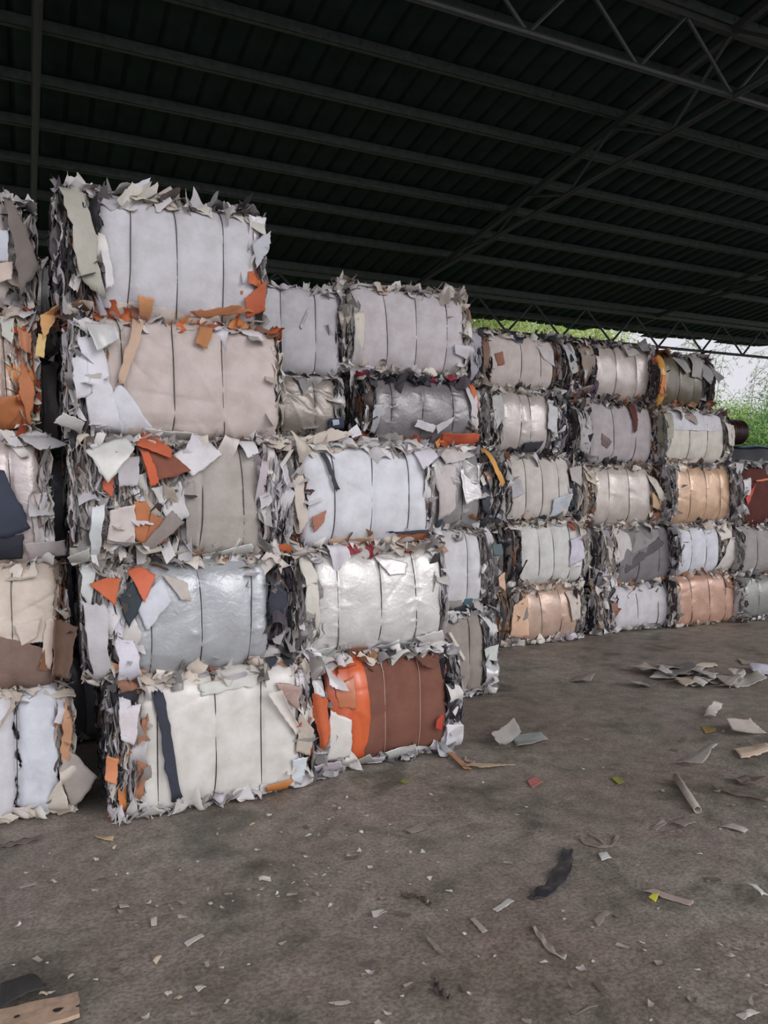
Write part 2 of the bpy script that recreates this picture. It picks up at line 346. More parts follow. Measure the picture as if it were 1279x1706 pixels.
def wrap_mesh(rng, xl, xr, H, a, n, wires, nx, nt, off=0, t0=0., t1=1., jag=.012, crease=14, camp=.006, pil=.016, pinch=0, slant=(0, 0)):
    th = np.linspace(-math.pi / 2, math.pi / 2, 500); c = np.cos(th).clip(0); s = np.sin(th)
    py = a - a * c ** (2 / n); pz = H / 2 + H / 2 * np.sign(s) * np.abs(s) ** (2 / n)
    L = np.concatenate([[0], np.cumsum(np.hypot(np.diff(py), np.diff(pz)))]); T = L[-1]
    xs = np.linspace(xl, xr, nx)
    X = np.tile(xs[:, None], (1, nt)); w = (xs - xl) / (xr - xl)
    lo = t0 + slant[0] * (w - .5); hi = t1 + slant[1] * (w - .5)
    jl = rng.uniform(-1, 1, nx) * .5 + np.sin(xs * 23 + rng.uniform(0, 6)) * .6
    S = (lo[:, None] + (hi - lo)[:, None] * np.linspace(0, 1, nt)[None, :])
    if t0 > 0 or t1 < 1: S = S + (jl * .006)[:, None]
    S = S.clip(0, 1) * T
    Yb = np.interp(S, L, py); Zb = np.interp(S, L, pz)
    gy = np.gradient(py); gz = np.gradient(pz); g = np.hypot(gy, gz) + 1e-9
    NY = np.interp(S, L, -gz / g); NZ = np.interp(S, L, gy / g)
    # jagged left and right borders
    sv = S[nx // 2] * 9
    jL = jag * (np.sin(sv * 1.7 + rng.uniform(0, 6)) + .8 * np.sin(sv * 4.3 + rng.uniform(0, 6)) + .5 * rng.uniform(-1, 1, nt))
    jR = jag * (np.sin(sv * 1.3 + rng.uniform(0, 6)) + .8 * np.sin(sv * 4.9 + rng.uniform(0, 6)) + .5 * rng.uniform(-1, 1, nt))
    X = X + jL[None, :] * (1 - w)[:, None] ** 3 + jR[None, :] * w[:, None] ** 3
    D = np.full(X.shape, off, float)
    ws = sorted(wires); kn = [xl - .12] + list(ws) + [xr + .12]
    for i in range(len(kn) - 1):
        t = (X - kn[i]) / (kn[i + 1] - kn[i]); D += np.where((t > 0) & (t < 1), pil * np.sqrt(np.maximum(0, np.sin(np.pi * t.clip(0, 1)))), 0)
    for q in ws: D -= .006 * np.exp(-np.abs(X - q) / .012)
    for _ in range(crease):                                                    # sharp creases across the sheet
        cx = rng.uniform(xl, xr); cs = rng.uniform(.12, .88) * T; t = rng.normal(math.pi / 2, .55) if rng.random() < .55 else rng.uniform(0, math.pi)
        dx = X - cx; ds = S - cs; d = dx * math.cos(t) + ds * math.sin(t); l = -dx * math.sin(t) + ds * math.cos(t)
        D += rng.choice([-1, 1]) * rng.uniform(.3, 1) * camp * np.exp(-np.abs(d) / rng.uniform(.008, .03)) * np.exp(-(l / rng.uniform(.06, .3)) ** 2)
    if pinch:
        for q in ws:                                                           # short puckers along the wires
            for _ in range(int(pinch)):
                cs = rng.uniform(.15, .85) * T; side = rng.choice([-1, 1]); sl = rng.uniform(-.5, .5)
                dx = (X - q) * side; ds = S - cs - sl * dx
                D += rng.uniform(.003, .009) * np.exp(-np.abs(ds) / .009) * np.exp(-((dx - .02) / rng.uniform(.025, .07)) ** 2) * (dx > -.004)
    D += .004 * np.sin(X * 9 + rng.uniform(0, 6)) * np.sin(S * 7 + rng.uniform(0, 6)) + .0025 * np.sin(X * 21 + S * 13 + rng.uniform(0, 6))
    ed = np.minimum(X - xl, xr - X).clip(0)
    D -= .035 * np.exp(-ed / .025)
    Yv = Yb + NY * D; Zv = Zb + NZ * D
    return np.stack([X.ravel(), Yv.ravel(), Zv.ravel()], 1), grid_faces(nx, nt)[:, ::-1]

NB = [0]
def bale(v, z0, z1, full, wraps, wires, label, n=3.0, a=.26, sl=MIX, sr=MIX, st=MIX, sb=None, depth=1.08, near=1.0,
         flaps=(), top=False, ground=False, endl=True, pinch=0, yaw=0, dens=1.0, crease=14, wirecol=None, drop=0):
    """full / wraps / wires given as sight lines at the bale's mid height in the plane y = v"""
    NB[0] += 1; rng = np.random.default_rng(100 + NB[0])
    H = z1 - z0; zm = (z0 + z1) / 2
    def U(px):
        # u on plane v at height zm: solve along the image row
        py = 850.0
        for _ in range(6):
            u, z = on_v(px, py, v); py += (z - zm) * FPX / (v * 1.1)
        return u
    uL, uR = (U(full[0]), U(full[1])); cx = (uL + uR) / 2; W = uR - uL
    root = empty('wallpaper_bale', (cx, v, z0), label, 'bale', 'wired wallpaper bales stacked in the shed')
    root.rotation_euler = (0, 0, yaw)
    # pressed core
    nxx, nz = 26, 18
    b = MB()
    K = 9
    import itertools
    ins = .05
    hx, hy, hz = W / 2 - ins, depth / 2 - .03, H / 2 - .012
    V = []; F = []; nn = 0
    for axis in range(3):
        for sgn in (-1, 1):
            g1, g2 = np.meshgrid(np.linspace(-1, 1, 16), np.linspace(-1, 1, 16), indexing='ij')
            P = np.zeros((256, 3)); o = [k for k in range(3) if k != axis]
            P[:, axis] = sgn; P[:, o[0]] = g1.ravel(); P[:, o[1]] = g2.ravel()
            f = grid_faces(16, 16)
            if (sgn > 0) != (axis == 1): pass
            else: f = f[:, ::-1]
            V.append(P); F.append(f + nn); nn += 256
    P = np.concatenate(V); F = np.concatenate(F)
    q = P.copy(); r6 = (np.abs(P) ** 7).sum(1) ** (1 / 7); q = P / r6[:, None]
    q = q * np.array([hx, hy, hz])
    nz_ = .012 * np.sin(q[:, 0] * 31 + q[:, 2] * 5 + NB[0]) + .010 * np.sin(q[:, 1] * 17 + q[:, 2] * 9) + .008 * np.sin(q[:, 2] * 29 + q[:, 0] * 11)
    q[:, 0] += nz_ * P[:, 0]; q[:, 1] += nz_ * P[:, 1]
    q += np.array([0, depth / 2 + .045, H / 2])
    mk('core', q, F, M_CORE, root)
    # wrap sheets
    first = None
    ww = [U(x) - cx for x in wires]
    for k, wd in enumerate(wraps):
        pl, pr, c, kind = wd[:4]; opt = dict(wd[4]) if len(wd) > 4 else {}
        lab = opt.pop('label', None); nm = opt.pop('name', 'wrapping_sheet')
        xl, xr = U(pl) - cx, U(pr) - cx
        opt.setdefault('off', .004 * k)
        big = opt.pop('crease', crease)
        V, F = wrap_mesh(rng, xl, xr, H, a, n, ww, max(12, int(100 * near * (xr - xl))), int(90 * near), pinch=pinch * near, crease=big, **opt)
        cc = np.array(alb(c), np.float32)
        o = mk(nm, V, F, SM[kind], root, col=np.tile(cc, (len(V), 1)), smooth=True)
        if lab: o['label'] = lab
        s = o.modifiers.new('thick', 'SOLIDIFY'); s.thickness = .002
    # wires
    th = np.linspace(-math.pi / 2 * .98, math.pi / 2 * .98, 34); c = np.cos(th); s = np.sin(th)
    mw = M_WIRE if wirecol is None else simple('pale_baling_cord', alb(wirecol), .5)
    wl = list(ww)
    for xw in wl:
        p = np.stack([xw + .006 * np.sin(th * 3 + rng.uniform(0, 6)) + rng.uniform(-.012, .012) * th, a - (a + .004) * c ** (2 / n) , H / 2 + (H / 2 + .003) * np.sign(s) * np.abs(s) ** (2 / n)], 1)
        MB().tube(p, .0027 if near >= .8 else .0034, 5).out('baling_wire', mw, root)
    # crumpled edges: left and right of the wrap on the front, the left end, seams
    xl = min(U(w[0]) for w in wraps) - cx; xr = max(U(w[1]) for w in wraps) - cx
    SH = Sheets(); SS = Sheets(); big = []
    dn = dens * (1.0 if near >= .8 else .6)
    res = 8 if near >= .8 else 6
    def fit(P):
        lim = ((-W / 2 - .02, W / 2 + .02), (-.09, depth + .0), (-.02, H + (.085 if top else .02)))
        for ax in range(3):
            lo, hi = P[:, ax].min(), P[:, ax].max()
            if hi > lim[ax][1]: P[:, ax] -= hi - lim[ax][1]
            lo = P[:, ax].min()
            if lo < lim[ax][0]: P[:, ax] += lim[ax][0] - lo
            P[:, ax] = np.clip(P[:, ax], *lim[ax])
    def put(pos, nrm, up, sa, sb, c, folds=6, slope=.95, curl=1.1):
        sa *= .72; sb *= .86
        V, F = scrap(rng, sa, sb, res, res, folds, slope, curl)
        P = V @ frame(np.array(nrm, float), np.array(up, float)).T + np.array(pos)
        if ground: P[:, 2] = np.maximum(P[:, 2], .004 + rng.uniform(0, .004))
        fit(P); SH.add(P, F, c)
    for (x0, x1, pal, side) in ((-W / 2, xl, sl, -1), (xr, W / 2, sr, 1)):
        wid = max(x1 - x0, .02)
        for _ in range(int(dn * 300 * (wid + .04) * H + 12)):
            z = rng.uniform(.04, H - .04); x = rng.uniform(x0 - .01, x1 + .01); e = (abs(x) - max(abs(x0), abs(x1)) + .12) / .12
            y = front_y(z, H, a, n) + .045 + max(0, e) * .07 + rng.uniform(-.045, .02)
            ph = rng.uniform(-1.3, 1.3)
            put((x, y, z), (math.sin(ph), -math.cos(ph), rng.normal(0, .35)), (rng.normal(0, .22), rng.normal(0, .2), 1), rng.uniform(.035, .12), rng.uniform(.12, .42) * min(1, H / .7), pick(rng, pal if rng.random() > .14 else END))
    # the pressed sheets' edges: tall narrow layers, their lips folded over
    def layer(x, zc, hh, depth_in, lip, c, face=None):
        m_ = 13; t = np.linspace(-.5, .5, m_); zz = zc + t * hh; k = 5
        w1, w2, p1, p2 = rng.uniform(4, 13), rng.uniform(14, 30), rng.uniform(0, 6), rng.uniform(0, 6)
        wave = .011 * np.sin(zz * w1 + p1) + .006 * np.sin(zz * w2 + p2) + rng.normal(0, .0025, m_)
        lipv = lip * (1 + .5 * np.sin(zz * rng.uniform(6, 16) + p2) + rng.normal(0, .22, m_)) * np.sqrt(np.clip(1 - (2 * np.abs(t)) ** 3, .05, 1))
        P = np.zeros((m_, k, 3))
        for j in range(k):
            q = j / (k - 1)
            if face is None:
                yy = front_y(np.clip(zz, 0, H), H, a, n) + .045 + depth_in * (1 - q) - .055 * min(1, q * 1.6) + .012 * np.sin(zz * w2 + p1) * q
                P[:, j, 0] = x + wave * (.4 + q) + lipv * max(0, q - .35) / .65 * (1 if j < 4 else .9); P[:, j, 1] = yy; P[:, j, 2] = zz + .004 * j * np.sin(zz * w1)
            else:
                P[:, j, 0] = face * (W / 2 - .05 + .05 * min(1, q * 1.6) + .01 * np.sin(zz * w2 + p1)); P[:, j, 1] = x + wave * (.4 + q) + lipv * max(0, q - .35) / .65; P[:, j, 2] = zz
        P = P.reshape(-1, 3); fit(P)
        if ground: P[:, 2] = np.maximum(P[:, 2], .004)
        SH.add(P, grid_faces(m_, k), c)
    for (x0, x1, pal, side) in ((-W / 2, xl, sl, -1), (xr, W / 2, sr, 1)):
        wid = max(x1 - x0, .03)
        for _ in range(int(dn * 190 * wid + 8)):
            hh = H * rng.uniform(.3, .95)
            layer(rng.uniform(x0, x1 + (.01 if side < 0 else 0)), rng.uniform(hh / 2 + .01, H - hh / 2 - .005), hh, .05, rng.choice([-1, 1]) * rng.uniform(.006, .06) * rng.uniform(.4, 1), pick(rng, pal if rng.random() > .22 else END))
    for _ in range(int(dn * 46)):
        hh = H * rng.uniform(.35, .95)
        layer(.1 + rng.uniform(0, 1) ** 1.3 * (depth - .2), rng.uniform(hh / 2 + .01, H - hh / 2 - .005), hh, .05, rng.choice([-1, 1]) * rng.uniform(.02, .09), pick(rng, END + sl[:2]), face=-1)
    for side, pal in ((-1, sl), (1, sr)):
        for _ in range(int(dn * (90 if side < 0 else 50) * (H / .72))):
            z = rng.uniform(.03, H - .03); y = .1 + rng.uniform(0, 1) ** 1.4 * (depth - .15)
            ph = rng.uniform(-1.2, 1.2)
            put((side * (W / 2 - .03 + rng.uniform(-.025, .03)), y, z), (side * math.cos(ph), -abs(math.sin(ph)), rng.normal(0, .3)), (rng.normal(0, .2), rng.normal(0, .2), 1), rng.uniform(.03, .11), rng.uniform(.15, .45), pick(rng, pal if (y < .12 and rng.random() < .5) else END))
    # top seam
    for _ in range(int(dn * 74 * W)):
        x = rng.uniform(-W / 2, W / 2); y = rng.uniform(.02, .17)
        put((x, y, H - .02 + rng.uniform(-.05, .02)), (rng.normal(0, .35), -rng.uniform(0, .9), 1), (rng.normal(0, .5), -1, 0), rng.uniform(.08, .22), rng.uniform(.04, .12), pick(rng, st))
    for _ in range(int(dn * (80 if ground else 40) * W)):
        x = rng.uniform(-W / 2, W / 2); y = rng.uniform(.0 if ground else .05, .15)
        put((x, y, .03 + rng.uniform(-.02, .03)), (rng.normal(0, .5), -rng.uniform(.2, 1.2), -.6), (rng.normal(0, .5), -1, .3), rng.uniform(.08, .2), rng.uniform(.05, .14), pick(rng, sb or st))
    if top:
        for _ in range(int(dn * 70 * W)):
            x = rng.uniform(-W / 2 + .03, W / 2 - .03); y = rng.uniform(.03, depth - .05)
            put((x, y, H + rng.uniform(-.02, .025)), (rng.normal(0, .3), rng.normal(-.2, .3), 1), (rng.normal(0, 1), -1, 0), rng.uniform(.1, .28), rng.uniform(.07, .16), pick(rng, st), slope=.6)
    o = SH.out('crumpled_edges', SM['paper'], root); o['kind'] = 'stuff'
    # individually readable loose sheets at the ends and seams
    for k in range(int(10 * dens * (1 if near >= .8 else .6))):
        side = -1 if k % 2 == 0 else 1
        x0, x1 = (-W / 2, xl) if side < 0 else (xr, W / 2)
        seam = k % 5 == 4
        V, F = scrap(rng, rng.uniform(.06, .13), rng.uniform(.13, .25), 11, 11, 7, .7, 1.2)
        if seam:
            x = rng.uniform(-W / 2 * .9, W / 2 * .9); pos = (x, rng.uniform(-.02, .04), H - rng.uniform(.0, .05)); nr = (rng.normal(0, .4), -.8, rng.uniform(.1, .9)); up = (rng.normal(0, .8), 0, 1)
        else:
            z = rng.uniform(.14, H - .14); pos = (rng.uniform(min(x0 + .02, x1), x1), front_y(z, H, a, n) + rng.uniform(-.035, .0) + .03, z); nr = (side * rng.uniform(0, .9), -1, rng.normal(0, .2)); up = (rng.normal(0, .3), 0, 1)
        P = V @ frame(np.array(nr, float), np.array(up, float)).T + np.array(pos)
        fit(P)
        if ground: P[:, 2] = np.maximum(P[:, 2], .005)
        c = pick(rng, (sl if side < 0 else sr) if not seam else st)
        mk('loose_sheet', P, F, SM['paper' if rng.random() < .6 else 'gloss'], root, col=np.tile(c, (len(P), 1)))
    # the flaps one can point at
    for fd in flaps:
        quad, c, kind = fd[:3]; opt = fd[3] if len(fd) > 3 else {}
        q = np.array([(lambda uz: (uz[0] - cx, uz[1] - z0))(on_v(px, py, v)) for px, py in quad])
        g = opt.get('g', 14); ss, tt = np.meshgrid(np.linspace(0, 1, g), np.linspace(0, 1, g), indexing='ij'); ss = ss.ravel()[:, None]; tt = tt.ravel()[:, None]
        P2 = q[0] * (1 - ss) * (1 - tt) + q[1] * ss * (1 - tt) + q[2] * ss * tt + q[3] * (1 - ss) * tt
        sz = max(np.ptp(P2[:, 0]), np.ptp(P2[:, 1]))
        e = ((ss < .01) | (ss > .99) | (tt < .01) | (tt > .99)).ravel()
        wob = opt.get('wob', .010) * sz; ph = rng.uniform(0, 6.28, 8)
        bnd = np.maximum(np.abs(ss - .5), np.abs(tt - .5)) * 2
        P2 = P2 + bnd ** 2 * wob * np.hstack([np.sin(tt * 9 + ph[0]) + .6 * np.sin(tt * 19 + ph[1]) + .5 * np.sin(ss * 13 + ph[2]), np.sin(ss * 8 + ph[3]) + .6 * np.sin(ss * 21 + ph[4]) + .5 * np.sin(tt * 15 + ph[5])])
        P2 = P2 + e[:, None] * rng.uniform(-.012, .012, P2.shape) * sz
        y = front_y(P2[:, 1], H, a, n) - opt.get('off', .03)
        am = opt.get('crumple', .35); zz = np.zeros(len(P2))
        for _ in range(opt.get('folds', 5)):
            t = rng.uniform(0, math.pi); o_ = P2[rng.integers(len(P2))]
            zz += rng.uniform(-1, 1) * am * np.abs((P2[:, 0] - o_[0]) * math.cos(t) + (P2[:, 1] - o_[1]) * math.sin(t)) * .35
        zz -= np.mean(zz)
        cu = opt.get('curl', 0)
        zz -= cu * ((ss.ravel() - .5) ** 2) * 4
        y = y + np.clip(zz, -.09, .022)
        P3 = np.stack([P2[:, 0], y, P2[:, 1]], 1)
        if ground: P3[:, 2] = np.maximum(P3[:, 2], .006)
        cc = np.array(alb(c), np.float32)
        o = mk(opt.get('name', 'loose_sheet'), P3, grid_faces(g, g), SM[kind], root, col=np.tile(cc, (len(P3), 1)), smooth=opt.get('smooth', False))
        if 'label' in opt: o['label'] = opt['label']
        s = o.modifiers.new('thick', 'SOLIDIFY'); s.thickness = .0025
    return root

def layers(v, px, ys):
    return [max(0.0, on_v(px, y, v)[1]) for y in ys]
def zs(v, px, ys):
    z = [on_v(px, y, v)[1] for y in ys]; z[0] = 0.0; return z
# ------------------------------------------------------------------ left-most stack (cut by the picture's left edge)
v = 4.62; z = zs(v, 40, [1385, 1150, 940, 722, 512, 330])
bale(v, z[0], z[1], (-150, 122), [(-140, 26, (198, 198, 204), 'paper'), (30, 100, (200, 206, 216), 'paper')], [-95, -35, 27],
     'bale in pale blue-white paper on the floor at the left picture edge', n=5, sr=MIXC, st=CRM, ground=True, depth=.98,
     flaps=[([(103, 1235), (162, 1292), (120, 1350), (100, 1290)], (165, 155, 148), 'woven', {'label': 'greige woven sheet sticking out', 'crumple': .3}),
            ([(108, 1165), (120, 1210), (112, 1290), (100, 1250)], (175, 125, 90), 'paper'),
            ([(100, 1290), (118, 1352), (60, 1378), (70, 1345)], (205, 196, 180), 'paper', {'crumple': .5})])
bale(v, z[1], z[2], (-160, 112), [(-150, 96, (206, 192, 176), 'paper', {'t0': .42, 'crease': 26, 'camp': .014}), (-150, 92, (118, 94, 84), 'woven', {'t1': .50, 'slant': (0, -.28), 'off': .012, 'label': 'brown woven sheet over the lower half'})], [-105, -40, 22],
     'beige and brown bale second from the floor at the left edge', n=4.2, sr=CRM + BRN, st=CRM, crease=20, depth=.98,
     flaps=[([(88, 1028), (128, 1042), (112, 1130), (86, 1125)], (128, 100, 84), 'woven', {'curl': .05, 'name': 'curled_sheet', 'label': 'brown woven curl'}),
            ([(24, 1042), (68, 1030), (60, 1062), (36, 1076)], (206, 192, 178), 'paper'),
            ([(76, 1030), (92, 1028), (84, 1115), (68, 1100)], (208, 190, 176), 'paper')])
bale(v, z[2], z[3], (-150, 84), [(-140, 68, (182, 170, 168), 'satin')], [-100, -38, 18],
     'pinkish grey bale with navy sheet at the left picture edge', n=3.6, sr=WHT + CRM, st=WHT, depth=.98,
     flaps=[([(-30, 770), (5, 785), (52, 882), (-20, 905)], (44, 50, 64), 'woven', {'off': .05, 'label': 'navy woven sheet', 'crumple': .25}),
            ([(-20, 900), (40, 890), (38, 930), (-20, 935)], (30, 32, 42), 'paper', {'off': .03}),
            ([(40, 905), (108, 900), (112, 925), (50, 932)], (176, 166, 164), 'paper', {'crumple': .7}),
            ([(20, 722), (62, 716), (114, 742), (66, 752)], (190, 190, 192), 'paper', {'off': .08, 'label': 'white strip sticking out'})])
bale(v, z[3], z[4], (-140, 62), [(-130, 26, (172, 150, 136), 'satin')], [-100, -38, 8],
     'tan satin bale with orange scraps at the left edge', n=3.6, sr=ORG + CRM, st=WHT + CRM, depth=.98, pinch=5,
     flaps=[([(28, 545), (52, 560), (52, 592), (34, 585)], (196, 128, 92), 'paper', {'curl': .03}),
            ([(0, 525), (24, 530), (22, 575), (4, 560)], (190, 194, 182), 'paper'),
            ([(36, 590), (58, 640), (50, 715), (30, 650)], (184, 104, 62), 'paper', {'label': 'orange curl hanging down'}),
            ([(-20, 668), (52, 655), (46, 712), (-20, 720)], (172, 98, 56), 'paper', {'crumple': 1.0, 'folds': 9, 'label': 'orange sheet bunched at the seam'}),
            ([(22, 495), (60, 520), (40, 533), (10, 512)], (205, 206, 210), 'paper', {'off': .07})])
bale(v, z[4], z[5], (-130, 58), [(-120, 12, (196, 184, 180), 'paper')], [-90, -30],
     'topmost bale at the left edge with a big grey-brown sheet', n=4, sr=MIXW, st=MIX, top=True, depth=.98,
     flaps=[([(6, 330), (16, 335), (66, 452), (36, 500)], (112, 104, 98), 'suede', {'off': .10, 'crumple': .1, 'label': 'grey-brown triangular sheet', 'smooth': True}),
            ([(0, 390), (14, 392), (14, 440), (-2, 440)], (196, 202, 216), 'paper', {'off': .06}),
            ([(-10, 445), (22, 440), (20, 470), (-8, 478)], (206, 186, 172), 'paper', {'off': .06})])

# ------------------------------------------------------------------ second stack from the left
v = 4.32; z = zs(v, 340, [1347, 1122, 930, 728, 537, 335])
bale(v, z[0], z[1], (186, 518), [(234, 498, (208, 205, 197), 'gloss')], [264, 358, 436],
     'cream bale with a black band on the floor in the second stack', n=4.6, sl=MIX + ORG[:2], sr=CRM + WHT + ORG[:1], st=MIXC, sb=WHT, ground=True, crease=7,
     flaps=[([(252, 1150), (272, 1152), (302, 1328), (286, 1336)], (40, 44, 54), 'woven', {'off': .03, 'crumple': .0, 'wob': .006, 'name': 'band', 'label': 'black woven band'}),
            ([(252, 1335), (272, 1348), (222, 1398), (208, 1384)], (178, 176, 170), 'paper', {'off': .07, 'crumple': .3, 'label': 'grey sheet trailing on the floor'}),
            ([(232, 1200), (244, 1190), (240, 1325), (224, 1330)], (150, 96, 66), 'paper', {'off': .02}),
            ([(176, 1255), (196, 1262), (194, 1305), (174, 1298)], (196, 118, 76), 'paper', {'off': .03, 'label': 'orange sheet corner'}),
            ([(196, 1310), (212, 1300), (210, 1362), (198, 1350)], (186, 104, 50), 'paper', {'off': .0}),
            ([(438, 1150), (462, 1146), (498, 1215), (490, 1222)], (205, 198, 190), 'paper', {'off': .05, 'curl': .02}),
            ([(496, 1185), (520, 1215), (514, 1256), (490, 1250)], (172, 160, 146), 'woven', {'off': .03, 'label': 'beige patterned sheet'}),
            ([(484, 1262), (510, 1258), (504, 1310), (486, 1300)], (196, 204, 210), 'paper', {'off': .03}),
            ([(440, 1308), (486, 1296), (478, 1318), (448, 1326)], (196, 116, 56), 'paper', {'off': .05, 'label': 'orange scrap at the bottom'}),
            ([(455, 1135), (496, 1140), (492, 1180), (470, 1160)], (150, 120, 108), 'satin', {'off': .04}),
            ([(196, 1180), (232, 1170), (222, 1240), (200, 1230)], (210, 204, 208), 'paper', {'off': .04, 'crumple': .6}),
            ([(330, 1140), (430, 1122), (425, 1140), (335, 1158)], (196, 198, 190), 'paper', {'off': .03})])
bale(v, z[1], z[2], (142, 488), [(218, 448, (164, 169, 174), 'satin')], [250, 334, 418],
     'silver-blue satin bale in the second stack, second from the floor', n=3.2, sl=WHT * 3 + GRY, sr=DRK * 2 + GRY, st=MIXC, crease=6, pinch=7,
     flaps=[([(134, 1000), (176, 1008), (182, 1120), (156, 1142)], (180, 178, 182), 'paper', {'off': .07, 'label': 'long pale grey sheet hanging down', 'crumple': .12}),
            ([(148, 972), (178, 962), (200, 962), (190, 1008)], (190, 84, 46), 'paper', {'off': .06, 'crumple': .15, 'label': 'rounded orange sheet'}),
            ([(212, 950), (236, 944), (258, 958), (238, 1002)], (198, 88, 58), 'paper', {'off': .06, 'crumple': .15, 'label': 'salmon orange sheet'}),
            ([(196, 995), (222, 968), (238, 995), (212, 1046)], (28, 38, 44), 'paper', {'off': .045, 'label': 'black sheet'}),
            ([(186, 1010), (206, 1012), (238, 1130), (200, 1150)], (206, 204, 216), 'paper', {'off': .03, 'crumple': .6}),
            ([(138, 935), (160, 950), (150, 1010), (134, 985)], (186, 190, 188), 'paper', {'off': .04}),
            ([(446, 960), (476, 985), (470, 1100), (446, 1085)], (34, 38, 48), 'paper', {'off': .0, 'crumple': .6, 'label': 'navy sheet bunched at the right end'}),
            ([(225, 1010), (270, 960), (285, 1000), (245, 1050)], (196, 200, 210), 'paper', {'off': .03, 'crumple': .2}),
            ([(268, 955), (310, 970), (316, 1000), (300, 998)], (178, 170, 160), 'paper', {'off': .05}),
            ([(176, 1100), (245, 1120), (238, 1145), (190, 1135)], (204, 140, 96), 'paper', {'off': .03})])
bale(v, z[2], z[3], (122, 484), [(306, 434, (164, 158, 150), 'woven')], [336, 404],
     'messy bale of torn rust, white and grey sheets in the second stack', n=3.4, sl=WHT * 2 + GRY + CRM, sr=WHT * 2 + [(196, 182, 190)] * 3, st=MIXC + ORG[:1], dens=1.25, crease=9,
     flaps=[([(142, 752), (212, 726), (222, 750), (176, 806)], (206, 208, 202), 'gloss', {'off': .09, 'label': 'white sheet corner', 'crumple': .15}),
            ([(228, 745), (268, 742), (314, 786), (246, 806)], (118, 66, 52), 'suede', {'off': .06, 'label': 'dark rust sheet', 'crumple': .1}),
            ([(226, 742), (246, 714), (284, 750), (280, 764)], (176, 80, 52), 'suede', {'off': .09, 'crumple': .3, 'label': 'rust sheet folded over the top'}),
            ([(232, 752), (246, 754), (262, 806), (248, 812)], (190, 82, 52), 'suede', {'off': .08}),
            ([(222, 836), (248, 836), (246, 912), (224, 898)], (170, 100, 62), 'suede', {'off': .05, 'label': 'brown suede sheet'}),
            ([(248, 854), (280, 870), (276, 902), (240, 914)], (156, 96, 66), 'suede', {'off': .06, 'crumple': .2}),
            ([(286, 760), (345, 728), (368, 758), (318, 796)], (212, 210, 214), 'paper', {'off': .05, 'crumple': .3}),
            ([(250, 815), (300, 800), (312, 860), (285, 880)], (196, 194, 194), 'paper', {'off': .02, 'crumple': .7}),
            ([(282, 850), (304, 870), (248, 920), (232, 912)], (122, 112, 106), 'paper', {'off': .08}),
            ([(300, 815), (322, 800), (330, 915), (312, 905)], (150, 144, 138), 'woven', {'off': .02}),
            ([(170, 770), (188, 790), (186, 830), (170, 815)], (176, 72, 44), 'paper', {'off': .05}),
            ([(190, 765), (232, 760), (226, 810), (196, 812)], (176, 172, 176), 'paper', {'off': .06, 'crumple': .6}),
            ([(150, 845), (172, 840), (165, 950), (150, 955)], (206, 214, 216), 'paper', {'off': .06}),
            ([(182, 850), (222, 840), (224, 905), (178, 905)], (196, 186, 180), 'paper', {'off': .06, 'crumple': .3}),
            ([(112, 928), (148, 912), (150, 935), (122, 944)], (186, 188, 182), 'paper', {'off': .08, 'crumple': .2}),
            ([(398, 735), (424, 722), (430, 755), (410, 765)], (214, 214, 216), 'paper', {'off': .06}),
            ([(340, 925), (420, 905), (430, 922), (350, 940)], (206, 208, 204), 'paper', {'off': .04}),
            ([(260, 925), (320, 915), (350, 950), (300, 958)], (176, 168, 158), 'paper', {'off': .05, 'crumple': .6})])
bale(v, z[3], z[4], (112, 470), [(166, 466, (186, 172, 166), 'paper', {'camp': .013, 'crease': 24})], [204, 289, 372],
     'greige bale with a tan strap in the second stack, fourth up', n=4.4, sl=WHT * 4 + [(190, 188, 200)] * 3, sr=CRM, st=WHT + ORG + BRN, sb=WHT * 3, crease=16, pinch=2,
     flaps=[([(230, 500), (248, 520), (206, 645), (194, 640)], (182, 150, 126), 'paper', {'off': .05, 'crumple': .05, 'wob': .006, 'name': 'strap', 'label': 'long tan strip hanging over the front'}),
            ([(334, 540), (356, 546), (342, 584), (322, 574)], (172, 110, 68), 'suede', {'off': .05, 'crumple': .05, 'label': 'brown tag-like strip'}),
            ([(128, 560), (165, 565), (205, 720), (150, 722)], (208, 208, 216), 'paper', {'off': .03, 'crumple': .55, 'label': 'crumpled white sheet at the left end'}),
            ([(165, 680), (200, 640), (262, 722), (196, 728)], (206, 208, 216), 'paper', {'off': .02, 'crumple': .2}),
            ([(140, 540), (190, 545), (196, 570), (160, 590)], (190, 192, 190), 'gloss', {'off': .06, 'curl': .03}),
            ([(118, 600), (142, 590), (150, 660), (126, 668)], (204, 206, 212), 'paper', {'off': .04, 'crumple': .6}),
            ([(390, 540), (432, 548), (438, 570), (404, 556)], (206, 200, 200), 'paper', {'off': .04}),
            ([(104, 690), (140, 705), (134, 722), (88, 706)], (188, 186, 184), 'paper', {'off': .1}),
            ([(240, 712), (330, 722), (335, 735), (262, 736)], (208, 210, 206), 'paper', {'off': .04})])
